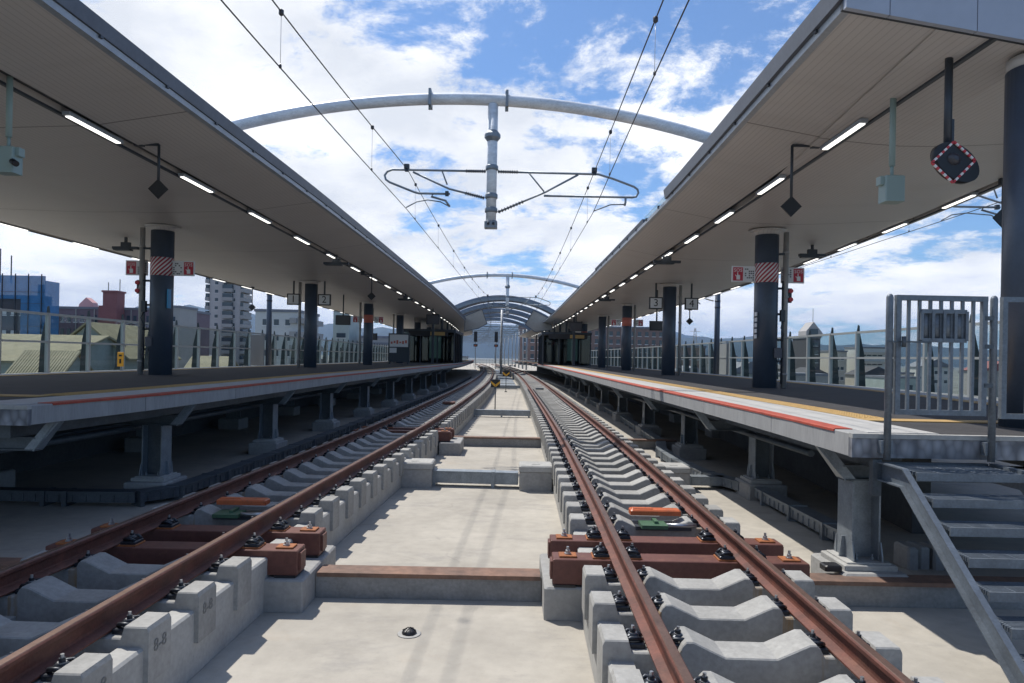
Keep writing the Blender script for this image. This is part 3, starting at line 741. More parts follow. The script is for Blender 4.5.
# second row further in
for i, D in enumerate(DR[:6]):
    X = eR(D)+3.2; t = empty('inner_support', (X, D, 0), f'{nth(i)} steel post of the inner row under the right platform', 'steel support', 'inner posts under the platforms')
    m = MB(); m.bbox(X, D, .15, .6, .7, .3, .02); part(m, 'plinth', 'concrete', t)
    m = MB(); m.box(X-.15,X+.15,D-.15,D-.135,.3,1.2); m.box(X-.15,X+.15,D+.135,D+.15,.3,1.2); m.box(X-.007,X+.007,D-.135,D+.135,.3,1.2); part(m, 'post', 'galv', t)
for i, D in enumerate(DL[:7]):
    X = eL(D)-3.3; t = empty('inner_support', (X, D, 0), f'{nth(i)} steel post of the inner row under the left platform', 'steel support', 'inner posts under the platforms')
    m = MB(); m.bbox(X, D, .15, .6, .7, .3, .02); part(m, 'plinth', 'concrete', t)
    m = MB(); m.box(X-.15,X+.15,D-.15,D-.135,.3,1.2); m.box(X-.15,X+.15,D+.135,D+.15,.3,1.2); m.box(X-.007,X+.007,D-.135,D+.135,.3,1.2); part(m, 'post', 'galv', t)
# retaining walls under the platform middles, colour darkened to stand for deep shade
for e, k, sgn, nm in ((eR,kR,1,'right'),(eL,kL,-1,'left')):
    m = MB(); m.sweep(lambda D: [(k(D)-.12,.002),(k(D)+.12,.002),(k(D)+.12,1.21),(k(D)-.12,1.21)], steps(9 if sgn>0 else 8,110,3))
    tag(m.build('retaining_wall', 'shade_wall'), f'low concrete wall in the shade under the middle of the {nm} platform', 'wall')
# pipes slung under the platform edges
for e, sgn, nm, D0 in ((eL,-1,'left',7.4),(eR,1,'right',9)):
    for j,(off, z, r) in enumerate(((.95,1.02,.045),(1.35,1.03,.03))):
        m = MB(); m.tube([(e(D)+sgn*off, D, z) for D in steps(D0,60,2)], r, 8)
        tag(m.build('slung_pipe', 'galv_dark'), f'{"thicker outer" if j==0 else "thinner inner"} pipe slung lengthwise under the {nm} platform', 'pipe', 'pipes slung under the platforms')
# strip lamp and beige louvre panels seen beneath the left platform
t = empty('underfloor_lamp', (-9.0, 15.2, 1.0), 'small lit strip lamp in the dark under the left platform', 'lamp')
m = MB(); m.box(-9.6,-8.95,15.17,15.25,1.0,1.06); part(m, 'diffuser', 'lamp', t)
m = MB(); m.box(-9.62,-8.93,15.15,15.27,1.061,1.1); part(m, 'housing', 'white', t)
t = empty('louvre_panel', (-9.6,15.9,1.0), 'beige ribbed panel seen under the left platform behind the strip lamp', 'panel')
m = MB(); 
for k in range(14): m.box(-10.3+.11*k,-10.23+.11*k,15.9,15.93,.95,1.35)
m.box(-10.33,-8.72,15.935,15.95,.93,1.36); part(m, 'ribbed_panel', 'beigepanel', t)
# black cap on the plinth
m = MB(); m.bbox(3.05, 6.52, .28, .16, .14, .055, .012); tag(m.build('rubber_block', 'black'), 'small black cable cap on the front corner of the plinth by the stairs', 'cap')
for i in range(4):
    x = 4.35+i*.14; m = MB(); m.bbox(x, 7.55+.03*(i%2), .12, .12, .3, .24, .02); tag(m.build('spare_block', 'concrete'), f'{nth(i)} from left of the small grey blocks stacked beneath the stairs', 'block', 'small grey blocks stored under the platform')

# ------------------------------------------------------------------ canopies
def canopy(inn, g, k, u, D0, D1, sgn, label, end=False):
    t = empty('platform_canopy', (k(D0+1), D0, 5.2), label, 'canopy')
    ZI, ZG, ZC, ZO = 5.60, 5.375, 5.26, 5.47 if sgn > 0 else 5.36
    Ds = steps(D0, D1, 1.4)
    def sof(D): 
        a = [(inn(D),ZI),(g(D)-sgn*.09,ZG+.02),(g(D)-sgn*.09,ZG+.14),(g(D)+sgn*.09,ZG+.14),(g(D)+sgn*.09,ZG)]+[(k(D)+sgn*q*1.15, (ZC+(ZG-ZC)*(-q*1.15)/abs(k(D)-g(D)) if q<0 else ZC+(ZO-ZC)*q*1.15/abs(u(D)-k(D)))+.045*(1-abs(q))**2) for q in (-1,-.66,-.33,0,.33,.66,1)]+[(u(D)-sgn*.35,ZO-.02),(u(D)-sgn*.35,ZO+.1),(u(D)-sgn*.2,ZO+.1),(u(D)-sgn*.2,ZO-.005),(u(D),ZO)]
        return a
    m = MB(); m.sweep(lambda D: sof(D)+[(u(D),ZO+.10),(k(D),ZC+.3),(inn(D),ZI+.06)], Ds); part(m, 'soffit', 'soffit', t)
    # roof sheet with fascia on the track side
    segs = [(D0,D1,.14,.25)] if sgn < 0 else [(D0,14.9,.16,.27),(14.912,17.6,.03,.12),(17.612,27.5,.11,.19),(27.512,D1,.08,.14)]
    for a_, b_, px_, pz_ in segs:
        m = MB(); m.sweep(lambda D: [(inn(D)-sgn*(px_-.03),ZI+.085),(inn(D)-sgn*px_,ZI+pz_),(k(D),ZC+.55),(u(D)+sgn*.06,ZO+.35),(u(D)+sgn*.05,ZO+.11),(k(D),ZC+.4)], steps(a_, b_, 1.4)); part(m, 'roof_sheet', 'fascia', t)
    m = MB(); m.sweep(lambda D: [(inn(D)-sgn*.002,ZI-.005),(inn(D)-sgn*.075,ZI+.01),(inn(D)-sgn*.085,ZI+.08),(inn(D)-sgn*.002,ZI+.075)], Ds); m.cur = 1; D = D0+.6
    while D < min(D1, 60): x = inn(D); m.box(min(x-sgn*.11,x-sgn*.02),max(x-sgn*.11,x-sgn*.02),D,D+.05,ZI+.055,ZI+.12); D += 1.42
    part(m, 'gutter', ['gutter','darkmetal'], t)
    # cable tray and dark duct line in the groove
    m = MB(); m.sweep(lambda D: [(g(D)-.05,ZG+.06),(g(D)+.03,ZG+.06),(g(D)+.03,ZG+.10),(g(D)-.05,ZG+.10)], Ds); part(m, 'cable_tray', 'darkmetal', t)
    m = MB(); m.sweep(lambda D: [(g(D)+sgn*.10,ZG-.035),(g(D)+sgn*.15,ZG-.035),(g(D)+sgn*.15,ZG-.004),(g(D)+sgn*.10,ZG-.002)], Ds); part(m, 'duct_rail', 'darkmetal', t)
    m = MB(); m.sweep(lambda D: [(u(D)-sgn*.16,ZO-.03),(u(D)-sgn*.1,ZO-.03),(u(D)-sgn*.1,ZO-.007),(u(D)-sgn*.16,ZO-.007)], Ds); part(m, 'outer_duct_rail', 'darkmetal', t)
    if end:
        xs = [inn(D0)-sgn*.1, k(D0), u(D0)+sgn*.06]; nseg = 5; y = D0
        lo = lambda x: ZI-.02+(ZC-ZI)*(x-xs[0])/(xs[1]-xs[0]) if x < xs[1] else ZC-.02+(ZO-ZC)*(x-xs[1])/(xs[2]-xs[1])
        cuts = [xs[0]] + [xs[0]+.42+.83*i for i in range(6)]; cuts = [c for c in cuts if c < xs[2]] + [xs[2]]
        for a, b in zip(cuts[:-1], cuts[1:]):
            mid = [xs[1]] if a < xs[1] < b else []
            px = [a+.004]+mid+[b-.004]
            m = MB(); m.prism([(x, lo(x)) for x in px]+[(x, 6.35) for x in reversed(px)], 'y', y-.06, y-.003)
            part(m, 'end_panel', 'endpanel', t)
        m = MB(); m.prism([(x, lo(x)+.01) for x in xs]+[(x, 6.30) for x in reversed(xs)], 'y', y-.002, y+.05); part(m, 'end_backing', 'darkmetal', t)
    return t
canopy(iR, gR, kR, uR, 6.6, 112, 1, 'right platform canopy with pale ribbed soffit and light blue end panels', True)
canopy(iL, gL, kL, uL, -10, 108, -1, 'left platform canopy with pale ribbed soffit and dark fascia')  # near end carried behind the camera, out of view, to deepen the shade
# translucent upstand glazing near the gap in the right roof edge
t = empty('roof_upstand', (3.2, 15.5, 5.9), 'pale upstand glazing on the right roof edge between two dark roof sheets', 'glazing')
m = MB(); m.sweep(lambda D: [(iR(D)-.06,5.735),(iR(D)-.03,5.735),(iR(D)-.03,5.83),(iR(D)-.06,5.83)], [14.95,16.1,17.55]); part(m, 'pane', 'glass', t)
m = MB(); m.box(iR(15)-.1,iR(15)+.0,14.95,15.0,5.7,5.84); part(m, 'end_stop', 'fascia', t)

def strip_light(x, D, x2, D2, z, label, group):
    t = empty('strip_light', (x, D, z), label, 'light', group)
    h = MB(); h.bar((x,D,z),(x2,D2,z),.10,.05); part(h, 'housing', 'gutter', t)
    m = MB(); a = Vector((x,D,z-.031)); b = Vector((x2,D2,z-.031)); d = (b-a).normalized(); m.bar(a+d*.05, b-d*.05, .075, .012); part(m, 'diffuser', 'lamp', t)
for fn, off, D0, sp, ln, z, nm, N_ in ((gR,.0,8.9,2.75,1.2,5.345,'inner row of the right canopy',34),(gL,0,9.2,3.1,1.25,5.345,'inner row of the left canopy',31),
                               (uR,-.28,12.9,2.75,1.2,5.435,'outer row of the right canopy',22),(uL,.28,17.0,3.1,1.25,5.325,'outer row of the left canopy',18)):
    for k in range(N_):
        D = D0+sp*k; s = 1 if fn in (gR,uR) else -1
        oo = .0 if fn in (gR,gL) else off
        strip_light(fn(D)+oo, D, fn(D+ln)+oo, D+ln, z, f'{nth(k)} lit strip light from the near end, {nm}', 'strip lights in the '+nm)

# ------------------------------------------------------------------ columns
def text_on(s, size, m, parent, X, Y, Z, name='lettering'):
    p = parent.location if parent.parent is None else parent.parent.location
    return text_part(s, size, m, parent, (X-p.x, Y-p.y, Z-p.z), (PI/2,0,0), name)
def column(X, D, sgn, i, side, band):
    t = empty('platform_column', (X, D, PT), f'{nth(i)} dark blue round column from the near end of the {side} platform', 'column', 'dark columns of the platforms')
    m = MB(); m.lathe(X, D, [(.268,PT+.002),(.268,5.17)], 32); part(m, 'shaft', 'column', t)
    m = MB(); m.lathe(X, D, [(.262,5.171),(.264,5.285)] if side == 'right' and i == 0 else [(.262,5.171),(.264,5.225),(.30,5.262),(.42,5.285)], 32); part(m, 'flared_collar', 'soffit', t)
    if band == 'stripe':
        m = MB(); m.lathe(0, 0, [(.271,-.225),(.271,.225)], 40); b = m.build('striped_band', 'stripes', t); b.location = (0,0,4.28-PT)
    elif band == 'pink':
        m = MB(); m.lathe(X, D, [(.271,4.06),(.271,4.52)], 32); part(m, 'warning_band', 'pink', t)
    return t
def drainpipe(X, D, label):
    t = empty('drainpipe', (X, D, PT), label, 'drainpipe', 'grey drainpipes beside the columns')
    m = MB(); m.tube([(X,D,PT+.005),(X,D,5.24)], .062, 12); part(m, 'pipe', 'pipe', t)
    m = MB()
    for z in (1.9, 2.75, 3.7, 4.75): m.lathe(X, D, [(.074,z),(.074,z+.05)], 12)
    part(m, 'pipe_band', 'pipe', t)
CR = [6.9,16.2,28,38.5,48.5,59,70,81,92,103]
CL_ = [17.2,29.6,40.5,51.5,62,72.5,83,94,104]
for i, D in enumerate(CR):
    X = kR(D); band = {1:'stripe',3:'pink',5:'pink'}.get(i)
    column(X, D, 1, i, 'right', band)
    if 0 < i < 5: drainpipe(X+.42, D-.08, f'grey drainpipe beside the {nth(i)} column of the right platform')
for i, D in enumerate(CL_):
    X = kL(D); band = {0:'stripe',2:'pink',4:'pink'}.get(i)
    column(X, D, -1, i, 'left', band)
    if i < 4: drainpipe(X-.46, D-.08, f'grey drainpipe beside the {nth(i)} column of the left platform')

def hand(m, X, Y, Z, s):
    """little pressing-hand pictogram"""
    m.box(X-.09*s,X+.11*s,Y-.004,Y-.001,Z-.24*s,Z-.02*s); m.box(X-.05*s,X-.0*s,Y-.0045,Y-.001,Z-.02*s,Z+.16*s)
    for k in range(3): m.box(X+.01*s+.035*k*s,X+.037*s+.035*k*s,Y-.0045,Y-.001,Z-.03*s,Z+.03*s-.01*k*s)
    m.prism([(X-.09*s,Z-.08*s),(X-.17*s,Z-.0*s),(X-.14*s,Z+.03*s),(X-.09*s,Z-.03*s)],'y',Y-.0045,Y-.001)
def sos(X, D, flip, label, z=4.25):
    """emergency button board: red square + pattern of pictures"""
    t = empty('emergency_sign', (X, D, z), label, 'sign', 'red SOS boards on the columns')
    w, h = .54, .37
    m = MB(); m.box(X-w/2,X+w/2,D-.02,D+.02,z-h/2,z+h/2); part(m, 'board', 'boardwhite', t)
    rx = X - .13*flip
    m = MB(); m.box(rx-.115,rx+.115,D-.024,D-.0205,z-.155,z+.155); p = part(m, 'red_panel', 'sosred', t)
    lt = text_on('SOS', .115, 'white', t, rx, D-.026, z+.085)
    m = MB(); hand(m, rx, D-.0245, z-.03, .42); part(m, 'hand_symbol', 'white', t)
    qx = X+.14*flip; rnd = random.Random(int(X*100)); m = MB()
    for a in range(5):
        for b in range(6):
            if rnd.random() < .5:
                x = qx-.11+.045*a; zz = z-.15+.05*b; m.box(x,x+.033,D-.024,D-.0205,zz,zz+.03)
    part(m, 'picture_panel', 'stone', t)
sos(kR(16.2)-.56, 16.15, 1, 'SOS emergency board left of the striped right platform column')
sos(kR(16.2)+.62, 16.22, -1, 'SOS emergency board right of the striped right platform column')
sos(kL(17.2)-.64, 17.22, 1, 'SOS emergency board left of the striped left platform column')
sos(kL(17.2)+.56, 17.15, -1, 'SOS emergency board right of the striped left platform column')
for fn, D, s, nm in ((kR,38.5,-1,'left of the pink banded column on the right platform'),(kR,38.5,1,'right of the pink banded column on the right platform'),
                     (kL,40.5,-1,'left of the first pink banded column on the left platform'),(kL,40.5,1,'right of the first pink banded column on the left platform')):
    sos(fn(D)+s*.62, D-.05, -s, 'distant red SOS board ' + nm)
def number_sign(X, D, s, label, z=4.5):
    t = empty('number_sign', (X, D, z), label, 'sign', 'platform number signs')
    m = MB(); m.box(X-.27,X+.27,D-.05,D+.05,z-.24,z+.24); part(m, 'frame', 'black', t)
    m = MB(); m.box(X-.225,X+.225,D-.055,D-.0505,z-.195,z+.195); part(m, 'face', 'boardwhite', t)
    m = MB(); m.box(X-.03,X+.03,D-.03,D+.03,z+.24,5.33); part(m, 'hanger', 'darkmetal', t)
    text_on(s, .42, 'black', t, X, D-.058, z)
number_sign(kL(29.6)-.72, 29.5, '1', 'white sign with black number 1 left of a left platform column')
number_sign(kL(29.6)+.60, 29.5, '2', 'white sign with black number 2 right of a left platform column')
number_sign(kR(28)-.58, 27.9, '3', 'white sign with black number 3 left of a right platform column')
number_sign(kR(28)+.86, 27.9, '4', 'white sign with black number 4 right of a right platform column')
# equipment between columns and pipes
def kit(X, D, side, x2):
    t = empty('column_equipment', (X, D, PT), f'dark conduits and small switch boxes on the striped {side} platform column', 'equipment')
    m = MB()
    for z in (2.2,2.7,3.3,3.9,4.7): m.box(min(X,x2),max(X,x2),D-.02,D+.02,z,z+.05)
    m.tube([((X+x2)/2,D-.03,1.7),((X+x2)/2,D-.03,4.1)],.02,8); m.box((X+x2)/2-.05,(X+x2)/2+.05,D-.09,D+.0,3.15,3.42)
    m.tube([((X+x2)/2,D-.06,3.15),((X+x2)/2-.05,D-.1,3.0),((X+x2)/2+.02,D-.1,2.85),((X+x2)/2,D-.05,2.7)],.012,6)
    part(m, 'conduit', 'darkmetal', t)
    return t
k1 = kit(kR(16.2)+.25, 16.1, 'right', kR(16.2)+.42)
k2 = kit(kL(17.2)-.25, 17.1, 'left', kL(17.2)-.46)
m = MB(); X = kR(16.2)+.20; m.bbox(X, 15.93, 2.42, .17, .08, .24, .02); m.tube([(X,15.9,2.3),(X+.03,15.87,2.15),(X+.13,15.95,2.12),(X+.16,16.05,2.3)],.012,6); part(m, 'switch_box', 'stone', k1)
m = MB(); X = kL(17.2)-.17; m.bbox(X, 16.95, 2.42, .17, .08, .24, .02); m.tube([(X,16.92,2.3),(X-.03,16.9,2.12),(X-.15,16.95,2.05),(X-.2,17.05,2.3)],.012,6); part(m, 'switch_box', 'stone', k2)
def red_lamps(X, D, side, c1='red', c2='red'):
    t = empty('repeater_lamp', (X, D, 3.85), f'pair of small red lamps beside the striped {side} platform column', 'lamp')
    for z, c in ((3.87,c1),(3.67,c2)):
        m = MB(); m.tube([(X,D-.08,z),(X,D,z)],.05,14); part(m, 'lens', c, t)
    m = MB(); m.box(X-.045,X+.045,D+.001,D+.05,3.6,3.94); part(m, 'back_box', 'darkmetal', t)
red_lamps(kR(16.2)+.54, 16.15, 'right'); red_lamps(kL(17.2)-.53, 17.1, 'left')
m = MB(); m.box(kL(17.2)+.24,kL(17.2)+.275,16.98,17.12,3.25,3.72); tag(m.build('name_plate', 'blueplate'), 'narrow blue plate on the side of the striped left column', 'sign')
m = MB()
for k in range(5): m.box(kR(16.2)-.285,kR(16.2)-.262,16.02,16.14,2.75+.13*k,2.84+.13*k)
tag(m.build('name_plate', 'boardwhite'), 'upright pale name plate on the side of the striped right column', 'sign')

# ------------------------------------------------------------------ hanging things
def camera_box(X, D, label, lens, up=0):
    t = empty('hanging_box', (X, D, 5.3), label, 'equipment box', 'pale green boxes hung from the canopies')
    m = MB(); m.tube([(X,D,5.42),(X,D,4.40+up)], .035, 10); m.tube([(X,D,4.40+up),(X,D,4.26+up)], .02, 8); part(m, 'hanger_pipe', 'boxgreen', t)
    m = MB(); m.bbox(X-.0, D, 4.12+up, .23, .18, .31, .012); part(m, 'cabinet', 'boxgreen', t)
    m = MB(); m.box(X-.16 if lens<0 else X+.116, X-.116 if lens<0 else X+.16, D-.05, D+.05, 4.17+up, 4.27+up); part(m, 'latch', 'boxgreen', t)
    if lens > 0:
        m = MB(); m.tube([(X+.12,D-.10,4.09+up),(X+.19,D-.13,4.05+up)], .035, 10); part(m, 'lens', 'black', t)
camera_box(gR(8.3)+.02, 8.25, 'pale green box on a pipe under the right canopy', -1, .17)
camera_box(gL(8.2)-.0, 8.2, 'pale green box with small camera under the left canopy', 1, .30)
def diamond(Xg, D, X, z0, label, drop=.62, size=.155):
    t = empty('diamond_marker', (X, D, z0), label, 'marker', 'black diamond stop markers hung from the canopies')
    m = MB(); m.bar((Xg,D,z0),(X,D,z0),.035,.035) if abs(Xg-X) > .02 else None
    m.tube([(X,D,z0+(.0 if abs(Xg-X) > .02 else .15)),(X,D,z0-drop)],.022,8); m.box(min(Xg,Xg+.1)-.06,Xg+.08,D-.04,D+.04,z0-.03,z0+.12); part(m, 'bracket', 'darkmetal', t)
    zc = z0-drop-size*.85
    m = MB(); m.prism([(X-size,zc),(X,zc-size),(X+size,zc),(X,zc+size)],'y',D-.015,D+.015); part(m, 'plate', 'black', t)
diamond(gR(10.2)-.08, 10.2, gR(10.2)-.42, 5.41, 'black diamond marker on an elbow bracket, right canopy', .77)
diamond(gL(10.8)+.08, 10.8, gL(10.8)+.40, 5.42, 'black diamond marker on an elbow bracket, left canopy', .56)
diamond(uR(11.9)-.35, 11.9, uR(11.9)-.35, 5.36, 'black diamond marker by the outer edge of the right canopy', .45, .17)
diamond(kR(28)+.93, 28.4, kR(28)+.93, 4.3, 'small black diamond hanging below the number 4 sign', .35, .15)
diamond(gL(26), 26.5, gL(26.5)+.35, 5.28, 'small black diamond on the second bracket of the left canopy', .7, .16)
diamond(uL(33)+.6, 33, uL(33)+.6, 5.3, 'black diamond at the outer edge of the left canopy', .8, .17)

# dark round unit with red and white diamond frame
X, D = 4.47, 7.15
t = empty('round_signal_unit', (X, D, 5.4), 'black round unit with red and white striped diamond frame on a hanging pole', 'signal unit')
m = MB(); m.tube([(X,D,5.44),(X,D,4.42)], .038, 12); m.bbox(X, D, 5.42, .16, .16, .04, .01); m.box(X+.03,X+.055,D-.02,D+.02,4.5,4.75); part(m, 'hanging_pole', 'darkmetal', t)
rot = Matrix.Rotation(R(38),3,'Y')
def rp(x, y, z): v = rot @ Vector((x, 0, z)); return (X+.03+v.x*1.2, D-.02+y*1.2, 4.30+v.z*1.2)
m = MB(); b = len(m.v); n = 28
for yy, sc in ((-.06,1.0),(.02,1.0),(.07,.7)):
    for k in range(n):
        a = 2*PI*k/n; m.v.append(rp(.215*math.cos(a)*sc+.02, yy, .135*math.sin(a)*sc))
for i in range(2):
    for k in range(n): j=(k+1)%n; m.face([b+i*n+k,b+i*n+j,b+(i+1)*n+j,b+(i+1)*n+k], True)
m.face([b+n-1-k for k in range(n)]); m.face([b+2*n+k for k in range(n)])
part(m, 'housing', 'black', t)
m = MB(); b = len(m.v)
for yy, sc in ((-.062,1.0),(-.085,.75),(-.095,.3)):
    for k in range(16): a = 2*PI*k/16; m.v.append(rp(.06*math.cos(a)*sc-.02, yy, .05*math.sin(a)*sc))
for i in range(2):
    for k in range(16): j=(k+1)%16; m.face([b+i*16+k,b+i*16+j,b+(i+1)*16+j,b+(i+1)*16+k], True)
m.face([b+32+k for k in range(16)]); part(m, 'lens', 'insul', t)
q = [(-.22,.0),(.0,-.20),(.22,.03),(.0,.22)]
cx, cz = X-.0, 4.27
mr = MB(); mw = MB()
for a, b2 in zip(q, q[1:]+q[:1]):
    if a == (.19,.03): pass
    for k in range(9):
        p0 = Vector((cx+a[0]+(b2[0]-a[0])*k/9, D-.10, cz+a[1]+(b2[1]-a[1])*k/9)); p1 = Vector((cx+a[0]+(b2[0]-a[0])*(k+1)/9, D-.10, cz+a[1]+(b2[1]-a[1])*(k+1)/9))
        (mr if k % 2 == 0 else mw).bar(p0, p1, .02, .02)
part(mr, 'red_frame_piece', 'red', t); part(mw, 'white_frame_piece', 'white', t)

def speaker_bar(X, D, z, label, w=.8):
    t = empty('hanging_lamp_bar', (X, D, z), label, 'bracket unit', 'dark bracket units under the canopies')
    m = MB(); m.box(X-w/2,X+w/2,D-.06,D+.06,z-.05,z+.02); m.box(X-.12,X+.12,D-.05,D+.05,z+.021,z+.14); m.box(X-.03,X+.03,D-.03,D+.03,z+.141,z+.30); m.box(X-w/2+.05,X+w/2-.2,D-.1,D+.1,z-.085,z-.051)
    part(m, 'bar', 'darkmetal', t)
speaker_bar(gL(22.5)+.1, 22.3, 5.14, 'dark bracket unit under the inner part of the left canopy')
speaker_bar(gR(20)+.0, 20.5, 5.14, 'dark bracket unit under the inner part of the right canopy')
speaker_bar(uR(21)-1.55, 18.6, 5.12, 'dark bracket unit at the outer side of the right canopy', .7)
speaker_bar(uL(19)+2.45, 19.0, 5.02, 'dark bracket unit at the outer side of the left canopy', .7)
speaker_bar(gL(36)+.1, 36, 5.14, 'farther dark bracket unit under the left canopy')
speaker_bar(gR(33)+.1, 34, 5.14, 'farther dark bracket unit under the right canopy')
def display(X, D, z, w, h, label, two=False):
    t = empty('hanging_display', (X, D, z), label, 'display', 'black hanging displays')
    m = MB(); m.box(X-w/2,X+w/2,D-.09,D+.09,z-h/2,z+h/2); part(m, 'casing', 'black', t)
    m = MB(); m.box(X-w/2+.04,X+w/2-.04,D-.098,D-.091,z-h/2+.04,z+h/2-.04); part(m, 'screen', 'insul', t)
    m = MB(); m.tube([(X,D,z+h/2),(X,D,5.35)],.035,8); part(m, 'hanger', 'darkmetal', t)
display(kL(36)-.3, 36, 3.97, .75, .5, 'black display hanging just past the number 2 sign')
display(kR(30)+.02, 30.6, 3.72, .62, .42, 'black display hanging below and left of the number 3 sign')
display(gL(45)+.45, 45.5, 4.6, .85, .65, 'larger black display hanging far along the left platform')
display(gR(45)-.3, 45.5, 4.3, .8, .6, 'larger black display hanging far along the right platform')
display(kL(47)-.9, 46, 3.4, .6, .45, 'small black display over the notice board, left platform')
def sign_board(X, D, z, w, h, m_, label):
    t = empty('direction_sign', (X, D, z), label, 'sign', 'yellow direction signs')
    m = MB(); m.box(X-w/2,X+w/2,D-.07,D+.07,z-h/2,z+h/2); part(m, 'casing', 'black', t)
    m = MB(); m.box(X+w*.05,X+w*.42,D-.078,D-.071,z-h*.35,z+h*.35); part(m, 'yellow_face', m_, t)
    m = MB(); m.tube([(X-w*.35,D,z+h/2),(X-w*.35,D,5.3)],.03,8); m.tube([(X+w*.35,D,z+h/2),(X+w*.35,D,5.3)],.03,8); part(m, 'hanger', 'darkmetal', t)
sign_board(kL(55)+1.6, 56, 4.0, 3.2, .4, 'tactile', 'long dark direction sign with yellow panel over the left platform')
sign_board(kR(56)-1.6, 57, 4.0, 3.2, .4, 'tactile', 'long dark direction sign with yellow panel over the right platform')

# notice board, waiting rooms, kiosks
X, D = kL(46)+.85, 46.2
t = empty('notice_board', (X, D, PT), 'white topped notice board standing on the left platform', 'notice board')
m = MB(); m.box(X-.7,X+.7,D-.1,D+.1,PT+.15,PT+2.05); m.box(X-.66,X-.55,D-.08,D+.08,PT,PT+.15); m.box(X+.55,X+.66,D-.08,D+.08,PT,PT+.15); part(m, 'cabinet', 'darkmetal', t)
m = MB(); m.box(X-.62,X+.62,D-.108,D-.101,PT+1.15,PT+1.97); part(m, 'upper_sheet', 'boardwhite', t)
m = MB(); m.box(X-.62,X-.15,D-.108,D-.101,PT+.75,PT+1.08); part(m, 'lower_sheet', 'boardwhite', t)
m = MB()
for k in range(6): m.box(X-.55+.19*k,X-.42+.19*k,D-.112,D-.1085,PT+1.35+.05*(k%2),PT+1.5+.05*(k%3))
part(m, 'printed_block', 'pink', t)
def room(X, D0, D1, w, label):
    t = empty('waiting_room', (X, D0, PT), label, 'waiting room', 'glazed waiting rooms on the platforms')
    z1 = PT+2.55
    m = MB()
    for x in (X-w/2, X-w/6, X+w/6, X+w/2): m.box(x-.05,x+.05,D0-.05,D0+.05,PT+.002,z1)
    for k in range(6):
        y = D0+(D1-D0)*k/5
        for x in (X-w/2, X+w/2): m.box(x-.04,x+.04,y-.04+.001,y+.041,PT+.002,z1)
    part(m, 'frame', 'darkmetal', t)
    m = MB(); m.box(X-w/2-.1,X+w/2+.1,D0-.12,D1+.1,z1+.001,z1+.25); part(m, 'roof', 'darkmetal', t)
    m = MB(); m.box(X-w/2+.05,X+w/2-.05,D0-.01,D0+.01,PT+.05,z1-.05); m.box(X-w/2-.008,X-w/2+.008,D0+.05,D1,PT+.05,z1-.05); m.box(X+w/2-.008,X+w/2+.008,D0+.05,D1,PT+.05,z1-.05); part(m, 'pane', 'glass_dark', t)
    m = MB(); m.box(X-w/2+.1,X+w/2-.1,D1-.06,D1,PT+.01,z1-.05); part(m, 'rear_wall', 'fascia', t)
    m = MB(); m.box(X+ .0,X+.95,D0+.4,D0+.44,PT+.4,PT+2.3); part(m, 'lit_notice', 'roomlight', t)
room(kL(60)+1.6, 57, 66, 4.2, 'glazed waiting room on the left platform under the far canopy')
room(kR(62)-1.5, 58, 67, 4.0, 'glazed waiting room on the right platform under the far canopy')
def enclosure(X, D0, D1, w, side):  # dark block added to supply the darkness of the far platform
    t = empty('dark_enclosure', (X, D0, PT), f'added dark enclosure at the far end of the {side} platform', 'enclosure')
    m = MB(); m.box(X-w/2,X+w/2,D0,D1,PT+.002,4.2); part(m, 'wall', 'column', t)
    for k in range(4):
        for s in (-1,1): m = MB(); y = D0+2+k*5; m.box(X+s*w/2-.02,X+s*w/2+.02,y,y+1.5,PT+.2,PT+2.3); part(m, 'side_panel', 'roomlight', t)
    m = MB(); m.box(X-.6,X+.6,D0-.03,D0-.001,PT+.1,PT+2.2); part(m, 'panel', 'roomlight', t)
enclosure(kL(75)-.3, 76, 90, 2.2, 'left'); enclosure(kR(75)+.3, 76, 90, 2.2, 'right')
for i in range(8):
    for e, sgn, nm in ((eL,-1,'left'),(eR,1,'right')):
        D = 52+i*6.2; X = e(D)+sgn*1.9
        t = empty('slim_post', (X, D, PT), f'{nth(i)} slim dark post past the number signs on the {nm} platform', 'post', 'slim dark posts by the platform edges')
        m = MB(); m.box(X-.09,X+.09,D-.09,D+.09,PT+.02,5.35); part(m, 'shaft', 'darkmetal', t)
        m = MB(); m.box(X-.15,X+.15,D-.15,D+.15,PT+.002,PT+.02); part(m, 'foot_plate', 'galv_dark', t)

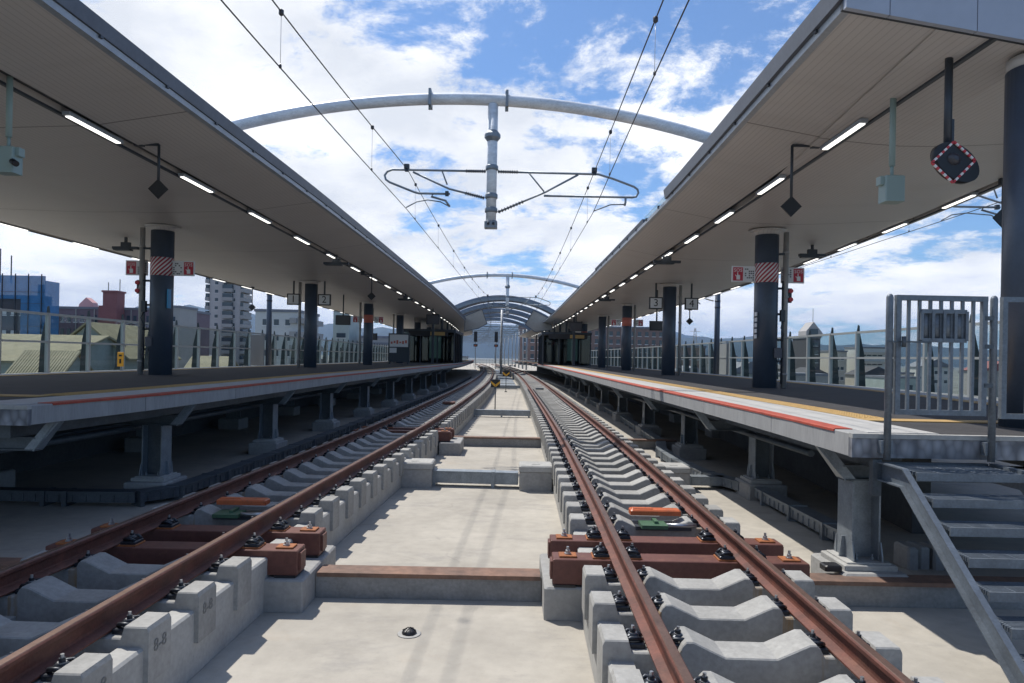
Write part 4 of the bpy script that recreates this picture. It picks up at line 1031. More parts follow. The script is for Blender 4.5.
# ------------------------------------------------------------------ gate, railing and stairs at the near end of the right platform
SX = 3.20; W_ = .90; GY = 5.86
def post(X, Y, z0, z1, label):
    t = empty('gate_post', (X, Y, z0), label, 'post', 'rounded steel posts of the platform end')
    m = MB(); m.lathe(X, Y, [(.029,z0),(.029,z1-.03),(.024,z1-.012),(.012,z1)], 16); part(m, 'tube', 'stair_steel', t)
    m = MB(); m.box(X-.05,X+.05,Y-.0,Y+.06,z0+.05,z0+.16); part(m, 'fixing_plate', 'stair_steel', t)
post(SX, GY, 1.39, 2.80, 'round topped steel post on the left of the platform gate')
post(SX+.885, GY, 1.39, 2.80, 'round topped steel post between the gate and the railing')
def gate_panel(x0, x1, y, z0, z1, bars, label, cover):
    t = empty('steel_gate' if cover else 'steel_railing', ((x0+x1)/2, y, z0), label, 'gate' if cover else 'railing')
    m = MB(); r = .022
    for z in (z0, z1): m.box(x0-r,x1+r,y-r,y+r,z-r,z+r)
    for x in (x0, x1): m.box(x-r+.001,x+r-.001,y-r+.001,y+r-.001,z0+r,z1-r)
    part(m, 'frame', 'stair_steel', t)
    for i in range(bars):
        x = x0+(x1-x0)*(i+1)/(bars+1); m = MB()
        m.box(x-.012,x+.012,y-.011,y+.011,z0+r,z1-r); part(m, 'bar', 'stair_steel', t)
    if cover:
        m = MB(); a, b = x0+.19, x0+.57
        m.box(a,b,y+.013,y+.018,z1-.36,z1-.11); za, zb = z1-.36, z1-.11
        m.box(a,b,y-.030,y-.013,zb-.02,zb+.015); m.box(a,b,y-.030,y-.013,za-.015,za+.02)
        for i in range(5): x = a+(b-a)*i/4; m.box(x-.012,x+.012,y-.034,y-.012,za,zb)
        for i in range(4):
            x = a+(b-a)*(i+.5)/4; m.lathe(x, y+.024, [(.036,za+.01),(.036,zb-.01)], 14)
        part(m, 'lock_cover', 'stair_steel', t)
        m = MB(); m.box(x0-.11,x0+.27,y-.034,y-.024,za-.022,za-.008); m.lathe(x0+.03,y-.045,[(.018,za-.06),(.018,za+.03)],10); part(m, 'bolt_latch', 'galv_dark', t)
        m = MB()
        for z in (z0+.22, z0+.55, z1-.18): m.box(x1+.0,x1+.09,y-.026,y-.012+.03,z,z+.035)
        part(m, 'hinge', 'galv_dark', t)
    return t
gate_panel(SX+.07, SX+.80, GY, 1.80, 2.77, 7, 'galvanised barred gate with ribbed lock cover at the top of the stairs', True)
gate_panel(SX+.97, SX+2.4, GY, 1.78, 2.77, 6, 'galvanised railing to the right of the platform gate', False)
post(SX+2.47, GY, 1.39, 2.80, 'round topped steel post at the far end of the railing')
# stairs
t = empty('steel_staircase', (SX, 5.2, 0), 'galvanised steel stairs from the track floor to the platform gate', 'stairs')
zl = 1.345; rise = .165; run = .212
def tread(m, x0, x1, y0, y1, z):
    m.box(x0,x1,y0,y0+.012,z-.065,z); m.box(x0,x1,y1-.012,y1,z-.05,z); 
    n = 9
    for i in range(n): yy = y0+.014+(y1-y0-.028)*i/n; m.box(x0,x1,yy,yy+.011,z-.03,z-.001)
    for i in range(6): xx = x0+.02+(x1-x0-.04)*i/5; m.box(xx,xx+.012,y0+.012,y1-.012,z-.028,z-.002)
m = MB(); tread(m, SX+.035, SX+W_, 5.48, 5.92, zl); part(m, 'landing', 'stair_steel', t)
for i in range(7):
    z = zl-rise*(i+1); y1 = 5.48-run*i+.02; m = MB(); tread(m, SX+.035, SX+W_, y1-.235, y1, z); part(m, 'tread', 'stair_steel', t)
def stringer(x, s):
    m = MB(); y0, z0 = 5.55, zl+.02; y1 = y0-run*8.25; z1 = z0-rise*8.25
    # web
    m.prism([(5.94,z0),(y0,z0),(y1,z1),(y1,z1-.06),(y1+.16,z1-.06),(y0+.03,z0-.16),(5.94,z0-.16)],'x',x-.004,x+.004)
    # flanges
    f0, f1 = (x-.045, x-.0045) if s < 0 else (x+.0045, x+.045)
    m.prism([(5.94,z0),(y0,z0),(y1,z1),(y1,z1-.012),(y0+.004,z0-.012),(5.94,z0-.012)],'x',f0,f1)
    m.prism([(5.94,z0-.148),(y0+.03,z0-.148),(y1+.16,z1-.048),(y1+.16,z1-.06),(y0+.03,z0-.16),(5.94,z0-.16)],'x',f0,f1)
    part(m, 'stringer', 'stair_steel', t)
stringer(SX, -1); stringer(SX+W_+.03, 1)
m = MB(); m.box(SX+.01,SX+W_+.02,5.945,5.985,1.2,1.36); m.box(SX-.08,SX-.005,5.93,5.99,1.07,1.38); part(m, 'fixing_channel', 'galv_dark', t)

# ------------------------------------------------------------------ arches with hanging masts
def arch(D, xl, xr, apex, n, label, mastx, mast_low, detail):
    cx = (xl+xr)/2+.22; hw = (xr-xl)/2; sag = 1.36; Rr = (hw*hw+sag*sag)/(2*sag)
    t = empty('tubular_arch', (cx, D, apex), label, 'arch', 'tubular steel arches over the tracks')
    pts = []
    for i in range(n+1):
        x = -hw + 2*hw*i/n; pts.append((cx+x, D, apex-(Rr-math.sqrt(Rr*Rr-x*x))))
    pts = [(cx-hw, D, 5.6)]+pts+[(cx+hw, D, 5.6)]
    m = MB(); m.tube(pts, .135, 16 if detail else 10); part(m, 'arch_tube', 'arch', t)
    for x in (mastx-.0-1.48, mastx+.33):
        m = MB(); z = apex-(Rr-math.sqrt(Rr*Rr-(x-cx)**2)); m.box(x-.03,x+.03,D-.19,D+.19,z-.19,z+.19)
        m.tube([(x-.02,D,z+.15),(x-.02,D,z+.25)],.03,6); m.tube([(x-.02,D,z-.25),(x-.02,D,z-.15)],.03,6)
        part(m, 'flange_clamp', 'galv', t)
    # hanging mast
    q = empty('hanging_mast', (mastx, D, apex-.1), label.replace('arch','mast hanging from the arch').replace('tubular ',''), 'mast', 'hanging masts under the arches')
    z = apex-(Rr-math.sqrt(Rr*Rr-(mastx-cx)**2))-.11
    zm = (z+mast_low)/2+.72
    m = MB(); m.lathe(mastx, D, [(.12,mast_low+.15),(.12,z)], 18); part(m, 'tube', 'arch', q)
    m = MB(); m.lathe(mastx, D, [(.12,zm-.14),(.19,zm-.05),(.19,zm+.03),(.12,zm+.12)], 12, False)
    for zz in (mast_low+1.42, mast_low+.75, mast_low+.42): m.lathe(mastx, D, [(.135,zz-.06),(.15,zz-.04),(.15,zz+.04),(.135,zz+.06)], 12)
    part(m, 'collar', 'galv', q)
    m = MB(); m.bbox(mastx, D, mast_low+.08, .30, .26, .17, .02); part(m, 'foot_box', 'galv', q)
    m = MB(); m.lathe(mastx-.06, D-.135, [(.03,mast_low+.06),(.03,mast_low+.12)], 8); m.lathe(mastx+.06, D-.135, [(.03,mast_low+.06),(.03,mast_low+.12)], 8); part(m, 'foot_bolt', 'darkmetal', q)
    return q
A1, A2 = 16.3, 50.0
MX1 = -.56; MX2 = -.42
arch(A1, kL(A1)+.0, kR(A1), 8.28, 40, 'nearest tubular arch spanning both tracks', MX1, 5.24, True)
arch(A2, kL(A2)+.0, kR(A2), 8.15, 30, 'second tubular arch farther along the tracks', MX2, 5.16, False)

CW = 5.67; MWH = 6.62
wl = lambda D: -2.57 - .55*math.sin((A1-D)/ (A1-5)*1.0)*.9 if D < A1 else (-2.57+(cL(A2)+.2+2.57)*(D-A1)/(A2-A1) if D < A2 else cL(D)+.2+0*D)
wr = lambda D: 1.86 - .33*math.sin((A1-D)/(A1-5))*.9 if D < A1 else (1.86+(cR(A2)+.25-1.86)*(D-A1)/(A2-A1) if D < A2 else cR(D)+.25)
def mz(D, sup):
    """messenger height: sagging between supports"""
    for a, b in zip(sup[:-1], sup[1:]):
        if a <= D <= b: t = (D-a)/(b-a); return MWH - (4*t*(1-t))*.38
    return MWH
SUP = [-18, A1, A2, 84, 118, 152]
def catenary(xf, sup, label, Dmin, Dmax, r=.0085):
    t = empty('overhead_line', (xf(A1), A1, CW), label, 'overhead wire', 'overhead lines')
    m = MB(); m.tube([(xf(D), D, CW) for D in steps(Dmin, Dmax, 1.5)], r, 6); part(m, 'contact_wire', 'wire', t)
    m = MB(); m.tube([(xf(D), D, mz(D,sup)) for D in steps(Dmin, Dmax, 1.5)], r*1.1, 6); part(m, 'messenger_wire', 'wire', t)
    D = Dmin + .8; k = 0
    while D < min(Dmax, 110):
        if min(abs(D-s) for s in sup) > .9:
            ms = MB(); mc = ms
            ms.cur = 0; ms.tube([(xf(D), D, CW), (xf(D), D, mz(D,sup))], .0035, 5); ms.cur = 1
            for z in (mz(D,sup),): mc.lathe(xf(D), D, [(.01,z-.05),(.032,z-.03),(.032,z+.02),(.01,z+.035)], 8)
            mc.lathe(xf(D), D, [(.008,CW-.01),(.018,CW),(.018,CW+.03),(.006,CW+.05)], 6)
            part(ms, 'dropper', ['bolt','insul'], t)
        D += 4.6
catenary(wl, SUP, 'pair of overhead wires above the left track', 3.0, 175)
catenary(wr, SUP, 'pair of overhead wires above the right track', 3.0, 175)

def cantilever(D, mx, sgn, wx, label, flip=False):
    """bracket arm from the mast at mx towards the wire at wx. long top tube, loop end, lower tube, stay, steady arm"""
    t = empty('cantilever_arm', (mx, D, 6.3), label, 'bracket arm', 'bracket arms holding the overhead wires')
    T = .034
    z1, z2 = 6.58, 6.03
    P = lambda x, z: (mx+sgn*x, D, z)
    reach = abs(wx-mx)
    if not flip:      # left-hand style: loop beyond the wire
        e = reach+.52
        pts = [P(.14,z1),P(e-.18,z1),P(e-.06,z1-.05),P(e,z1-.14),P(e-.03,z1-.24),P(e-.12,z1-.30),P(e-.70,z2+.03),P(e-.82,z2),P(.98,z2)]
        stay = [P(.16,5.95),P(1.0,z2+.12),P(reach-.15,z1-.05)]
        strut = [P(1.18,z1),P(1.05,z2+.22)]
        # steady arm
        arm = [P(1.38,z2),P(1.42,z2-.07),P(1.08,z2-.16),P(.98,z2-.30)]
        arm2 = [P(.98,z2-.30),P(1.2,z2-.19),P(reach*.75,z2-.15),P(reach-.25,z2-.20),(wx,D,CW+.02)]
    else:
        e = reach+1.05
        pts = [P(.14,z1),P(reach+.10,z1-.02),P(reach+.45,z1-.12),P(e-.1,z1-.30),P(e-.02,z1-.36),P(e,z1-.44),P(e-.05,z2+.02),P(e-.14,z2-.0),P(1.24,z2)]
        stay = [P(.16,5.62),P(1.26,z2+.08),P(reach-.38,z1-.04)]
        strut = [P(.86,z1),P(1.24,z2+.10)]
        arm = [P(e-.30,z2+.0),P(e-.30,z2-.12),P(e-.32,z2-.20)]
        arm2 = [P(e-.32,z2-.17),P(reach+.40,z2-.18),P(reach+.15,z2-.28),(wx,D,CW+.02)]
    m = MB(); m.tube(pts, .026, 10); part(m, 'main_tube', 'galv', t)
    m = MB(); m.tube(stay, .024, 10); part(m, 'stay_tube', 'galv', t)
    m = MB(); m.tube(strut, .018, 8); part(m, 'strut', 'galv', t)
    m = MB(); m.tube(arm, .026, 8); m.tube(arm2, .015, 8); part(m, 'steady_arm', 'galv', t)
    m = MB(); 
    for a, b in ((pts[0], P(.62,z1)), (stay[0], tuple(Vector(stay[0]).lerp(Vector(stay[1]), .55)))):
        m = MB(); A = Vector(a); B = Vector(b); n = 9
        for i in range(n):
            c = A.lerp(B, (i+.5)/n); d = (B-A).normalized()*.012; m.tube([c-d, c+d], .043, 10)
        part(m, 'insulator', 'insul', t)
    m = MB(); m.box(wx-.06,wx+.06,D-.05,D+.05,z1+.02,z1+.13); m.box(wx-.04,wx+.04,D-.035,D+.035,z1-.04,z1+.02)
    part(m, 'wire_clamp', 'darkmetal', t)
    if not flip:
        m = MB(); m.box(mx+sgn*1.05-.04,mx+sgn*1.05+.04,D-.04,D+.04,z2-.05,z2+.06); part(m, 'end_clamp', 'darkmetal', t)
cantilever(A1, MX1, -1, wl(A1), 'left bracket arm on the nearest hanging mast')
cantilever(A1, MX1, 1, wr(A1), 'right bracket arm on the nearest hanging mast', True)
cantilever(A2, MX2, -1, wl(A2), 'left bracket arm on the second hanging mast')
cantilever(A2, MX2, 1, wr(A2), 'right bracket arm on the second hanging mast', True)

# outer tracks: overhead line, poles and arms
oxR = lambda D: 10.25+S(D)+.02*(D-16)*(D<40); oxL = lambda D: -13.9+S(D)
OS = [-18, 16.3, 43, 76, 110, 150]
catenary(oxR, OS, 'pair of overhead wires beyond the right platform', 8, 120)
catenary(oxL, OS, 'pair of overhead wires beyond the left platform', 10, 120)
def pole(X, D, label, r0=.17):
    t = empty('catenary_pole', (X, D, 0), label, 'pole', 'dark poles carrying the outer overhead lines')
    m = MB(); m.tube([(X,D,0.0),(X,D,8.2)], [r0*1.25, r0], 14); part(m, 'shaft', 'column', t)
    m = MB()
    for z in (5.55,5.95,6.58): m.lathe(X, D, [(r0*1.2,z-.05),(r0*1.2,z+.05)], 12)
    part(m, 'band', 'darkmetal', t)
for i, D in enumerate((16.6, 43, 76, 110)):
    pole(12.75+S(D), D, f'{nth(i)} dark catenary pole beyond the right platform', .15)
    if i < 3: cantilever(D, 12.75+S(D)-.1, -1, oxR(D), f'bracket arm on the {nth(i)} pole beyond the right platform')
for i, D in enumerate((44.5, 77, 111)):
    pole(-15.7+S(D), D, f'{nth(i)} dark catenary pole beyond the left platform', .15)
    if i < 2: cantilever(D, -15.7+S(D)+.1, 1, oxL(D), f'bracket arm on the {nth(i)} pole beyond the left platform')
# outer tracks (mostly hidden)
for c0, nm in ((lambda D: 10.45+S(D),'right'),(lambda D: -13.0+S(D),'left')):
    for s in (-1,1):
        m = MB(); m.sweep(lambda D: [(c0(D)+s*.53-.033,.4),(c0(D)+s*.53+.033,.4),(c0(D)+s*.53+.033,RT),(c0(D)+s*.53-.033,RT)], steps(2,120,3))
        tag(m.build('steel_rail', 'rust'), f'{"inner" if s*(-1 if nm=="left" else 1)<0 else "outer"} rail of the track beyond the {nm} platform', 'rail', 'rusty rails of the outer tracks')

# ------------------------------------------------------------------ glass noise barriers
def barrier(X0, D0, D1, sp, sgn, label, solid):
    fx = lambda D: X0 + S(D)
    t = empty('glass_barrier', (X0, D0, 0), label, 'noise barrier')
    m = MB(); m.sweep(lambda D: [(fx(D)-.12,.002),(fx(D)+.12,.002),(fx(D)+.12,1.28),(fx(D)-.12,1.28)], steps(D0,D1,3)); part(m, 'base_wall', 'barrier', t)
    for z, h, nm in ((1.30,.05,'bottom_rail'),(2.42,.045,'middle_rail'),(3.40,.05,'top_rail')):
        m = MB(); m.sweep(lambda D: [(fx(D)-.05,z-h+.02),(fx(D)+.05,z-h+.02),(fx(D)+.05,z+h),(fx(D)-.05,z+h)], steps(D0,D1,3)); part(m, nm, 'fence', t)
    D = D0; k = 0
    while D < D1:
        m = MB(); m.box(fx(D)-.065,fx(D)+.065,D-.05,D+.05,1.281,3.455); part(m, 'post', 'fence', t)
        o = fx(D)+sgn*.10
        m = MB(); m.prism([(o,1.0),(o+sgn*.40,1.0),(o+sgn*.30,2.6),(o+sgn*.12,3.42),(o+sgn*.11,3.68),(o+sgn*.05,3.72),(o,3.4)],'y',D+.25,D+.29); part(m, 'fin', 'fin', t)
        if k in solid:
            m = MB(); m.box(fx(D)-.035,fx(D)+.035,D+.06,D+sp-.06,1.37,3.33); part(m, 'solid_panel', 'fence', t)
        else:
            m = MB(); m.box(fx(D)-.008,fx(D)+.008,D+.055,D+sp-.055,1.355,2.39); part(m, 'lower_pane', 'glass', t)
            m = MB(); m.box(fx(D)-.008,fx(D)+.008,D+.055,D+sp-.055,2.47,3.365); part(m, 'upper_pane', 'glass', t)
        D += sp; k += 1
barrier(-16.4, 17.3, 112, 2.35, -1, 'glass noise barrier with grey rails beyond the left platform', (11,))
barrier(13.3, 9.0, 112, 2.2, 1, 'glass noise barrier with grey rails beyond the right platform', (15,))

# ------------------------------------------------------------------ vaulted roof in the distance
def vault(D0, D1, k, n):
    cx = (kL(D0)+kR(D0))/2+.3; hw = 6.4; apex = 8.3-.004*(D0-72); sag = 2.1; Rr = (hw*hw+sag*sag)/(2*sag)
    t = empty('vaulted_roof', (cx, D0, apex), f'{nth(k)} dark curved roof bay over the tracks counted from the near end', 'roof', 'dark curved roof bays over the tracks')
    poly = []
    N_ = 22
    for i in range(N_+1): x = -hw+2*hw*i/N_; poly.append((cx+x, apex-(Rr-math.sqrt(Rr*Rr-x*x))))
    poly += [(x, z+.18) for x, z in reversed(poly)]
    m = MB(); m.prism(poly, 'y', D0, D1); part(m, 'sheet', 'vault', t)
    m = MB()
    for s in range(N_):
        a = poly[s]; b = poly[s+1]; m.bar((a[0],D0-.02,a[1]-.17),(b[0],D0-.02,b[1]-.17),.12,.3)
    part(m, 'front_rib', 'galv', t)
V = [(70,76),(79,85.5),(88,95),(97.5,104),(107,114)]
for k, (a, b) in enumerate(V): vault(a, b, k, 5)
# beige gable boards where the canopies meet the vault
def gable(pts, D, label):
    t = empty('gable_board', (pts[0][0], D, pts[0][1]), label, 'board', 'beige boards beside the curved roof')
    m = MB(); m.prism(pts, 'y', D, D+.15); part(m, 'face', 'beigepanel', t)
    m = MB()
    for a, b in zip(pts, pts[1:]+pts[:1]): m.bar((a[0],D-.03,a[1]),(b[0],D-.03,b[1]),.05,.06)
    part(m, 'edging', 'fascia', t)
gable([(-4.55,6.05),(-2.95,6.75),(-2.45,5.35),(-3.3,4.9),(-4.6,4.6)], 66, 'upper beige board at the far end of the left canopy')
gable([(1.95,6.75),(3.4,6.05),(3.9,4.9),(2.1,4.7),(1.2,5.35)], 66, 'upper beige board at the far end of the right canopy')
if 0: gable([(-4.6,5.1),(-3.4,5.3),(-2.5,4.7),(-2.9,4.2),(-4.5,4.1)], 84, 'lower beige board behind the left canopy end')
if 0: gable([(1.6,5.2),(3.0,5.1),(3.2,4.1),(1.9,4.2),(.9,4.8)], 84, 'lower beige board behind the right canopy end')
# centre pole between the tracks
t = empty('centre_pole', (-1.35,86,0), 'tall pole standing between the two tracks under the curved roof', 'pole')
m = MB(); m.tube([(-1.35,86,0),(-1.35,86,8.1)], .14, 12); part(m, 'shaft', 'arch', t)
m = MB(); m.box(-3.6,.9,85.95,86.05,6.5,6.58); m.box(-3.6,.9,85.95,86.05,5.95,6.01); part(m, 'arm', 'galv', t)
m = MB(); m.box(-1.42,-1.28,85.9,86.1,6.1,6.3); part(m, 'bracket', 'darkmetal', t)

# ------------------------------------------------------------------ far gantries, signals and overhead masts
def gantry(D, x0, x1, H, k):
    t = empty('line_gantry', ((x0+x1)/2, D, 0), f'{nth(k)} steel gantry over the line beyond the station', 'gantry', 'steel gantries beyond the station')
    for x in (x0, x1):
        m = MB(); m.tube([(x,D,0),(x,D,H)],.15,8); part(m, 'leg', 'galv', t)
    m = MB(); m.bar((x0,D,H),(x1,D,H),.1); m.bar((x0,D,H-.7),(x1,D,H-.7),.1)
    n = int((x1-x0)/.9)
    for i in range(n): a = x0+(x1-x0)*i/n; b = x0+(x1-x0)*(i+1)/n; m.bar((a,D,H-.7 if i%2 else H),(b,D,H if i%2 else H-.7),.06)
    part(m, 'truss', 'galv', t)
    m = MB()
    for x in (x0+2.2,(x0+x1)/2,x1-2.2): m.bar((x,D,H-.7),(x,D,H-2.2),.07); m.bar((x-.9,D,H-1.5),(x+.9,D,H-1.6),.05)
    part(m, 'dropper_arm', 'galv', t)
for k, D in enumerate((124,134,146,157,168,182,197,215,235)): gantry(D, -9.5+S(D)*.6-.02*(D-126), 4.5+S(D)*.6, 7.6, k)
def signal(X, D, label):
    t = empty('colour_light_signal', (X, D, 0), label, 'signal', 'railway signals beyond the station')
    m = MB(); m.tube([(X,D,0),(X,D,6.6)],.08,8); part(m, 'post', 'galv', t)
    m = MB(); m.box(X-.3,X+.3,D-.15,D+.1,4.9,6.7); m.lathe(X,D,[(.4,4.86),(.4,4.895)],10); part(m, 'head', 'black', t)
    m = MB(); m.box(X-.35,X+.35,D-.12,D+.1,4.0,4.45); part(m, 'lower_indicator', 'black', t)
    m = MB(); m.box(X-.15,X+.15,D-.14,D-.121,4.1,4.3); part(m, 'lamp', 'orange', t)
signal(-6.6, 124, 'left black railway signal beyond the platforms'); signal(-2.9, 124, 'right black railway signal beyond the platforms')
# turnout point machines as pale boxes + crossing fence at the end
for i, (X, D) in enumerate(((-.25,112),(.45,112))):
    m = MB(); m.bbox(X, D, .85, .35, .3, .35, .03); tag(m.build('white_box', 'white'), ('left' if i==0 else 'right')+' one of the two small white boxes beside the far track', 'box')
m = MB()
for k in range(40): m.box(-14+k*.7,-13.93+k*.7,150,150.06,.0,1.6)
m.box(-14,14,149.98,150.0,1.45,1.55); m.box(-14,14,149.98,150.0,.8,.86)
tag(m.build('cross_fence', 'fence'), 'pale low fence crossing beyond the far ends of the platforms', 'fence')

# ------------------------------------------------------------------ city
GZ = -9.0
WM = {}
def windows(t, x0, x1, y, z0, z1, nx, nz, w, h, mt='win', skip=None):
    key = (round(w,2), round(h,2), mt)
    if key not in WM:
        m = MB(); m.box(-w/2,w/2,-.06,-.01,-h/2,h/2); m.cur = 1; m.box(-w/2-.12,w/2+.12,-.12,-.061,-h/2-.14,-h/2-.02)
        o = m.build('window', [mt,'boardwhite']); WM[key] = o.data; bpy.data.objects.remove(o)
    for j in reversed(range(nz)):
        cz = z0+(z1-z0)*(j+.5)/nz
        if cz < -4: continue
        for i in range(nx):
            cx = x0+(x1-x0)*(i+.5)/nx
            o = bpy.data.objects.new('window', WM[key]); col.objects.link(o); o.parent = t
            o.location = (cx-t.location.x, y-t.location.y, cz-t.location.z)
mat('bpale', (.46,.44,.43), .8, 0, .3, .06); mat('win', (.05,.07,.09), .15); mat('bwhite', (.55,.55,.53), .8, 0, .3, .06); mat('bgrey', (.34,.33,.32), .8, 0, .3, .06); mat('bbrown', (.17,.125,.15), .8, 0, .3, .1)
mat('bred', (.26,.10,.10), .8, 0, .3, .1); mat('bbeige', (.48,.44,.38), .8, 0, .3, .08); mat('bluenet', (.05,.20,.42), .7, 0, .5, .2); mat('groof', (.31,.28,.18), .7, 0, .8, .2)
mat('gwall', (.36,.41,.39), .8, 0, .5, .1); mat('bdark', (.07,.07,.08), .8); mat('broof', (.18,.19,.22), .7, 0, .3, .15); mat('brick', (.20,.14,.125), .8, 0, .4, .15); mat('bpink', (.55,.30,.30), .7)
def block_building(name, label, x0, x1, D, z1, wall, nx, nz, w=1.4, h=1.3, depth=14, roof='broof', z0=GZ, cat='building', group=None, parapet=True):
    t = empty(name, ((x0+x1)/2, D, z0), label, cat, group)
    m = MB(); m.box(x0,x1,D,D+depth,z0,z1); part(m, 'wall', wall, t)
    m = MB(); m.box(x0-.2,x1+.2,D-.2,D+depth+.2,z1+.001,z1+.5)
    part(m, 'roof', roof, t)
    if nx: windows(t, x0+.8, x1-.8, D, z0+1, z1-.5, nx, nz, w, h)
    return t
# building wrapped in blue netting
x0, x1, D, z1 = -108, -83.2, 122, 14.9
t = empty('netted_building', (x0, D, GZ), 'building wrapped in blue construction netting at far left', 'building')
m = MB(); m.box(x0,x1,D,D+2.5,GZ,z1-3.4); part(m, 'wall', 'bdark', t)
m = MB(); m.box(x0-1,x1+1.0,D-.9,D-.7,10.8,z1); m.box(x1-3.2,x1+1.0,D-.9,D-.7,GZ,10.79); m.box(x1+.9,x1+1.0,D-.7,D+3,GZ,z1-.8); m.box(x1-.2,x1+1,D-.95,D-.901,GZ,z1-1.5); m.box(x0-1,-88.5-11.5,D-.95,D-.901,GZ,11); part(m, 'netting', 'bluenet', t)
m = MB()
for k in range(12): m.box(x0+2.3*k,x0+2.3*k+.06,D-1.2,D-.96,GZ,z1+.3)
for z in range(-8,14,2): m.box(x0,x1+1,D-1.2,D-1.1,z,z+.06)
part(m, 'scaffold', 'darkmetal', t)
windows(t, x0+1, x1-1, D-.02, GZ+2, 10, 14, 5, .8, .7, 'boardwhite')
mn = M['bluenet']; tt = mn.node_tree; bb = tt.nodes['Principled BSDF']; bb.inputs['Alpha'].default_value = .72
for q, hh in ((-91,4),(-93,5.2)): m = MB(); m.bar((q,D+3,z1-1),(q,D+3,z1+hh),.15); part(m, 'roof_mast', 'darkmetal', t)
# brown long building with red tower
t = block_building('long_brown_building', 'long low brown building with a red brick tower on the left skyline', -108, -72, 150, 10.9, 'bbrown', 24, 6, .7, 1.6, 14)
for k in range(9): m = MB(); m.box(-107+4*k,-106.8+4*k,149.85,149.98,GZ,10.9); part(m, 'wall_joint', 'bgrey', t)
m = MB(); m.box(-87.4,-84.4,147,150,GZ,14.4); m.box(-88.6,-87.4,147.5,149.9,GZ,11.6); part(m, 'tower', 'bred', t)
m = MB(); m.box(-87.6,-84.2,146.8,150.2,14.41,14.8); part(m, 'tower_cap', 'bred', t)
for q, hh in ((-85.5,17.5),(-88,16.8)): m = MB(); m.bar((q,150,14.8),(q,150,hh),.12); part(m, 'aerial', 'darkmetal', t)
t = block_building('round_topped_block', 'pale grey rounded block beside the brown building', -74.5, -70.5, 146, 11.3, 'bgrey', 3, 5, .6, 1, 8)
t = empty('pink_rooftop_sign', (-98.5,160,10), 'small pink rooftop structure above the brown building', 'rooftop structure')
m = MB(); m.prism([(-101,10.5),(-97,10.5),(-97.5,13.0),(-99,14.2),(-100.6,12.6)],'y',160,162); part(m, 'shell', 'bpink', t)
m = MB(); m.box(-101.2,-96.8,159.6,163,6,10.49); part(m, 'base', 'bbrown', t)
# warehouses with corrugated olive roofs
def shed(x0, x1, D0, D1, ze, zr, label, gable_x=True):
    t = empty('corrugated_shed', (x0, D0, GZ), label, 'shed', 'sheds with olive corrugated roofs')
    m = MB(); 
    if gable_x:   # ridge along X ; slope faces the viewer
        ym = (D0+D1)/2; m.prism([(D0,GZ),(D1,GZ),(D1,ze),(ym,zr),(D0,ze)],'x',x0,x1); part(m, 'wall', 'gwall', t)
        m = MB(); n = int((x1-x0)/.15)
        for i in range(n):
            a = x0-.3+(x1-x0+.6)*i/n; b = a+(x1-x0+.6)/n*.62
            m.prism([(D0-.5,ze-.25),(ym,zr+.02),(D1+.5,ze-.25),(D1+.5,ze-.10),(ym,zr+.19),(D0-.5,ze-.10)],'x',a,b)
        m.prism([(D0-.45,ze-.22),(ym,zr+.01),(D1+.45,ze-.22),(D1+.45,ze-.12),(ym,zr+.16),(D0-.45,ze-.12)],'x',x0-.28,x1+.28)
        part(m, 'roof', 'groof', t)
    else:         # ridge along Y, gable faces the viewer
        xm = (x0+x1)/2; m.prism([(x0,GZ),(x1,GZ),(x1,ze),(xm,zr),(x0,ze)],'y',D0,D1); part(m, 'wall', 'gwall', t)
        m = MB(); n = int((D1-D0)/.16)
        for i in range(n):
            a = D0-.3+(D1-D0+.6)*i/n; b = a+(D1-D0+.6)/n*.62
            m.prism([(x0-.5,ze-.25),(xm,zr+.02),(x1+.5,ze-.25),(x1+.5,ze-.10),(xm,zr+.19),(x0-.5,ze-.10)],'y',a,b)
        m.prism([(x0-.45,ze-.22),(xm,zr+.01),(x1+.45,ze-.22),(x1+.45,ze-.12),(xm,zr+.16),(x0-.45,ze-.12)],'y',D0-.28,D1+.28)
        part(m, 'roof', 'groof', t)
    m = MB(); m.box(x0+(x1-x0)*.3,x0+(x1-x0)*.6,D0-.06,D0-.01,GZ+4,ze-1.2); part(m, 'shutter', 'gutter', t)
shed(-56,-31.8,48,60,1.4,3.1,'wide shed with olive corrugated roof at far left behind the barrier')
shed(-36.8,-30.8,55,63,1.6,4.2,'narrow gabled shed with olive roof behind the left barrier', False)
shed(-31.5,-28.4,43,47,0,1.9,'low olive roofed shed in front of the two taller sheds')
shed(-29.8,-26.5,62,68,-.5,1.6,'small olive roofed shed right of the gabled one')
# tall grey residential tower
t = block_building('apartment_tower', 'tall grey apartment tower with balconies on both edges', -88, -79, 200, 23.8, 'bpale', 3, 13, .9, .9, 7)
m = MB(); r = MB()
for j in range(12):
    z = GZ+3+2.55*j
    if z < -5: continue
    for bx in ((-84.0,-81.0,198.9,199.99),(-89.1,-88.01,199.5,206),(-78.99,-77.9,199.5,206)):
        m = MB(); m.box(*bx,z,z+1.0); m.cur = 1; m.box(bx[0]+.1,bx[1]-.1,bx[2]+.1,bx[3]-.1,z+1.01,z+2.1); part(m, 'balcony', ['bgrey','win'], t)
t = block_building('white_apartments', 'white apartment building with slanted balcony side behind the left barrier', -48.5, -40.5, 130, 9.9, 'bwhite', 3, 6, .9, 1.1, 14)
m = MB()
for j in range(7):
    z = GZ+1.5+2.55*j
    for bx in ((-40.45,-39.2,130,143),(-41.8,-40.6,129.2,129.99)): m = MB(); m.box(*bx,z,z+1.0); part(m, 'balcony', 'bgrey', t)
block_building('office_block', 'pale blue grey office block right of the white apartments', -39.0, -35.5, 150, 11.5, 'gwall', 3, 6, .7, 1, 12)
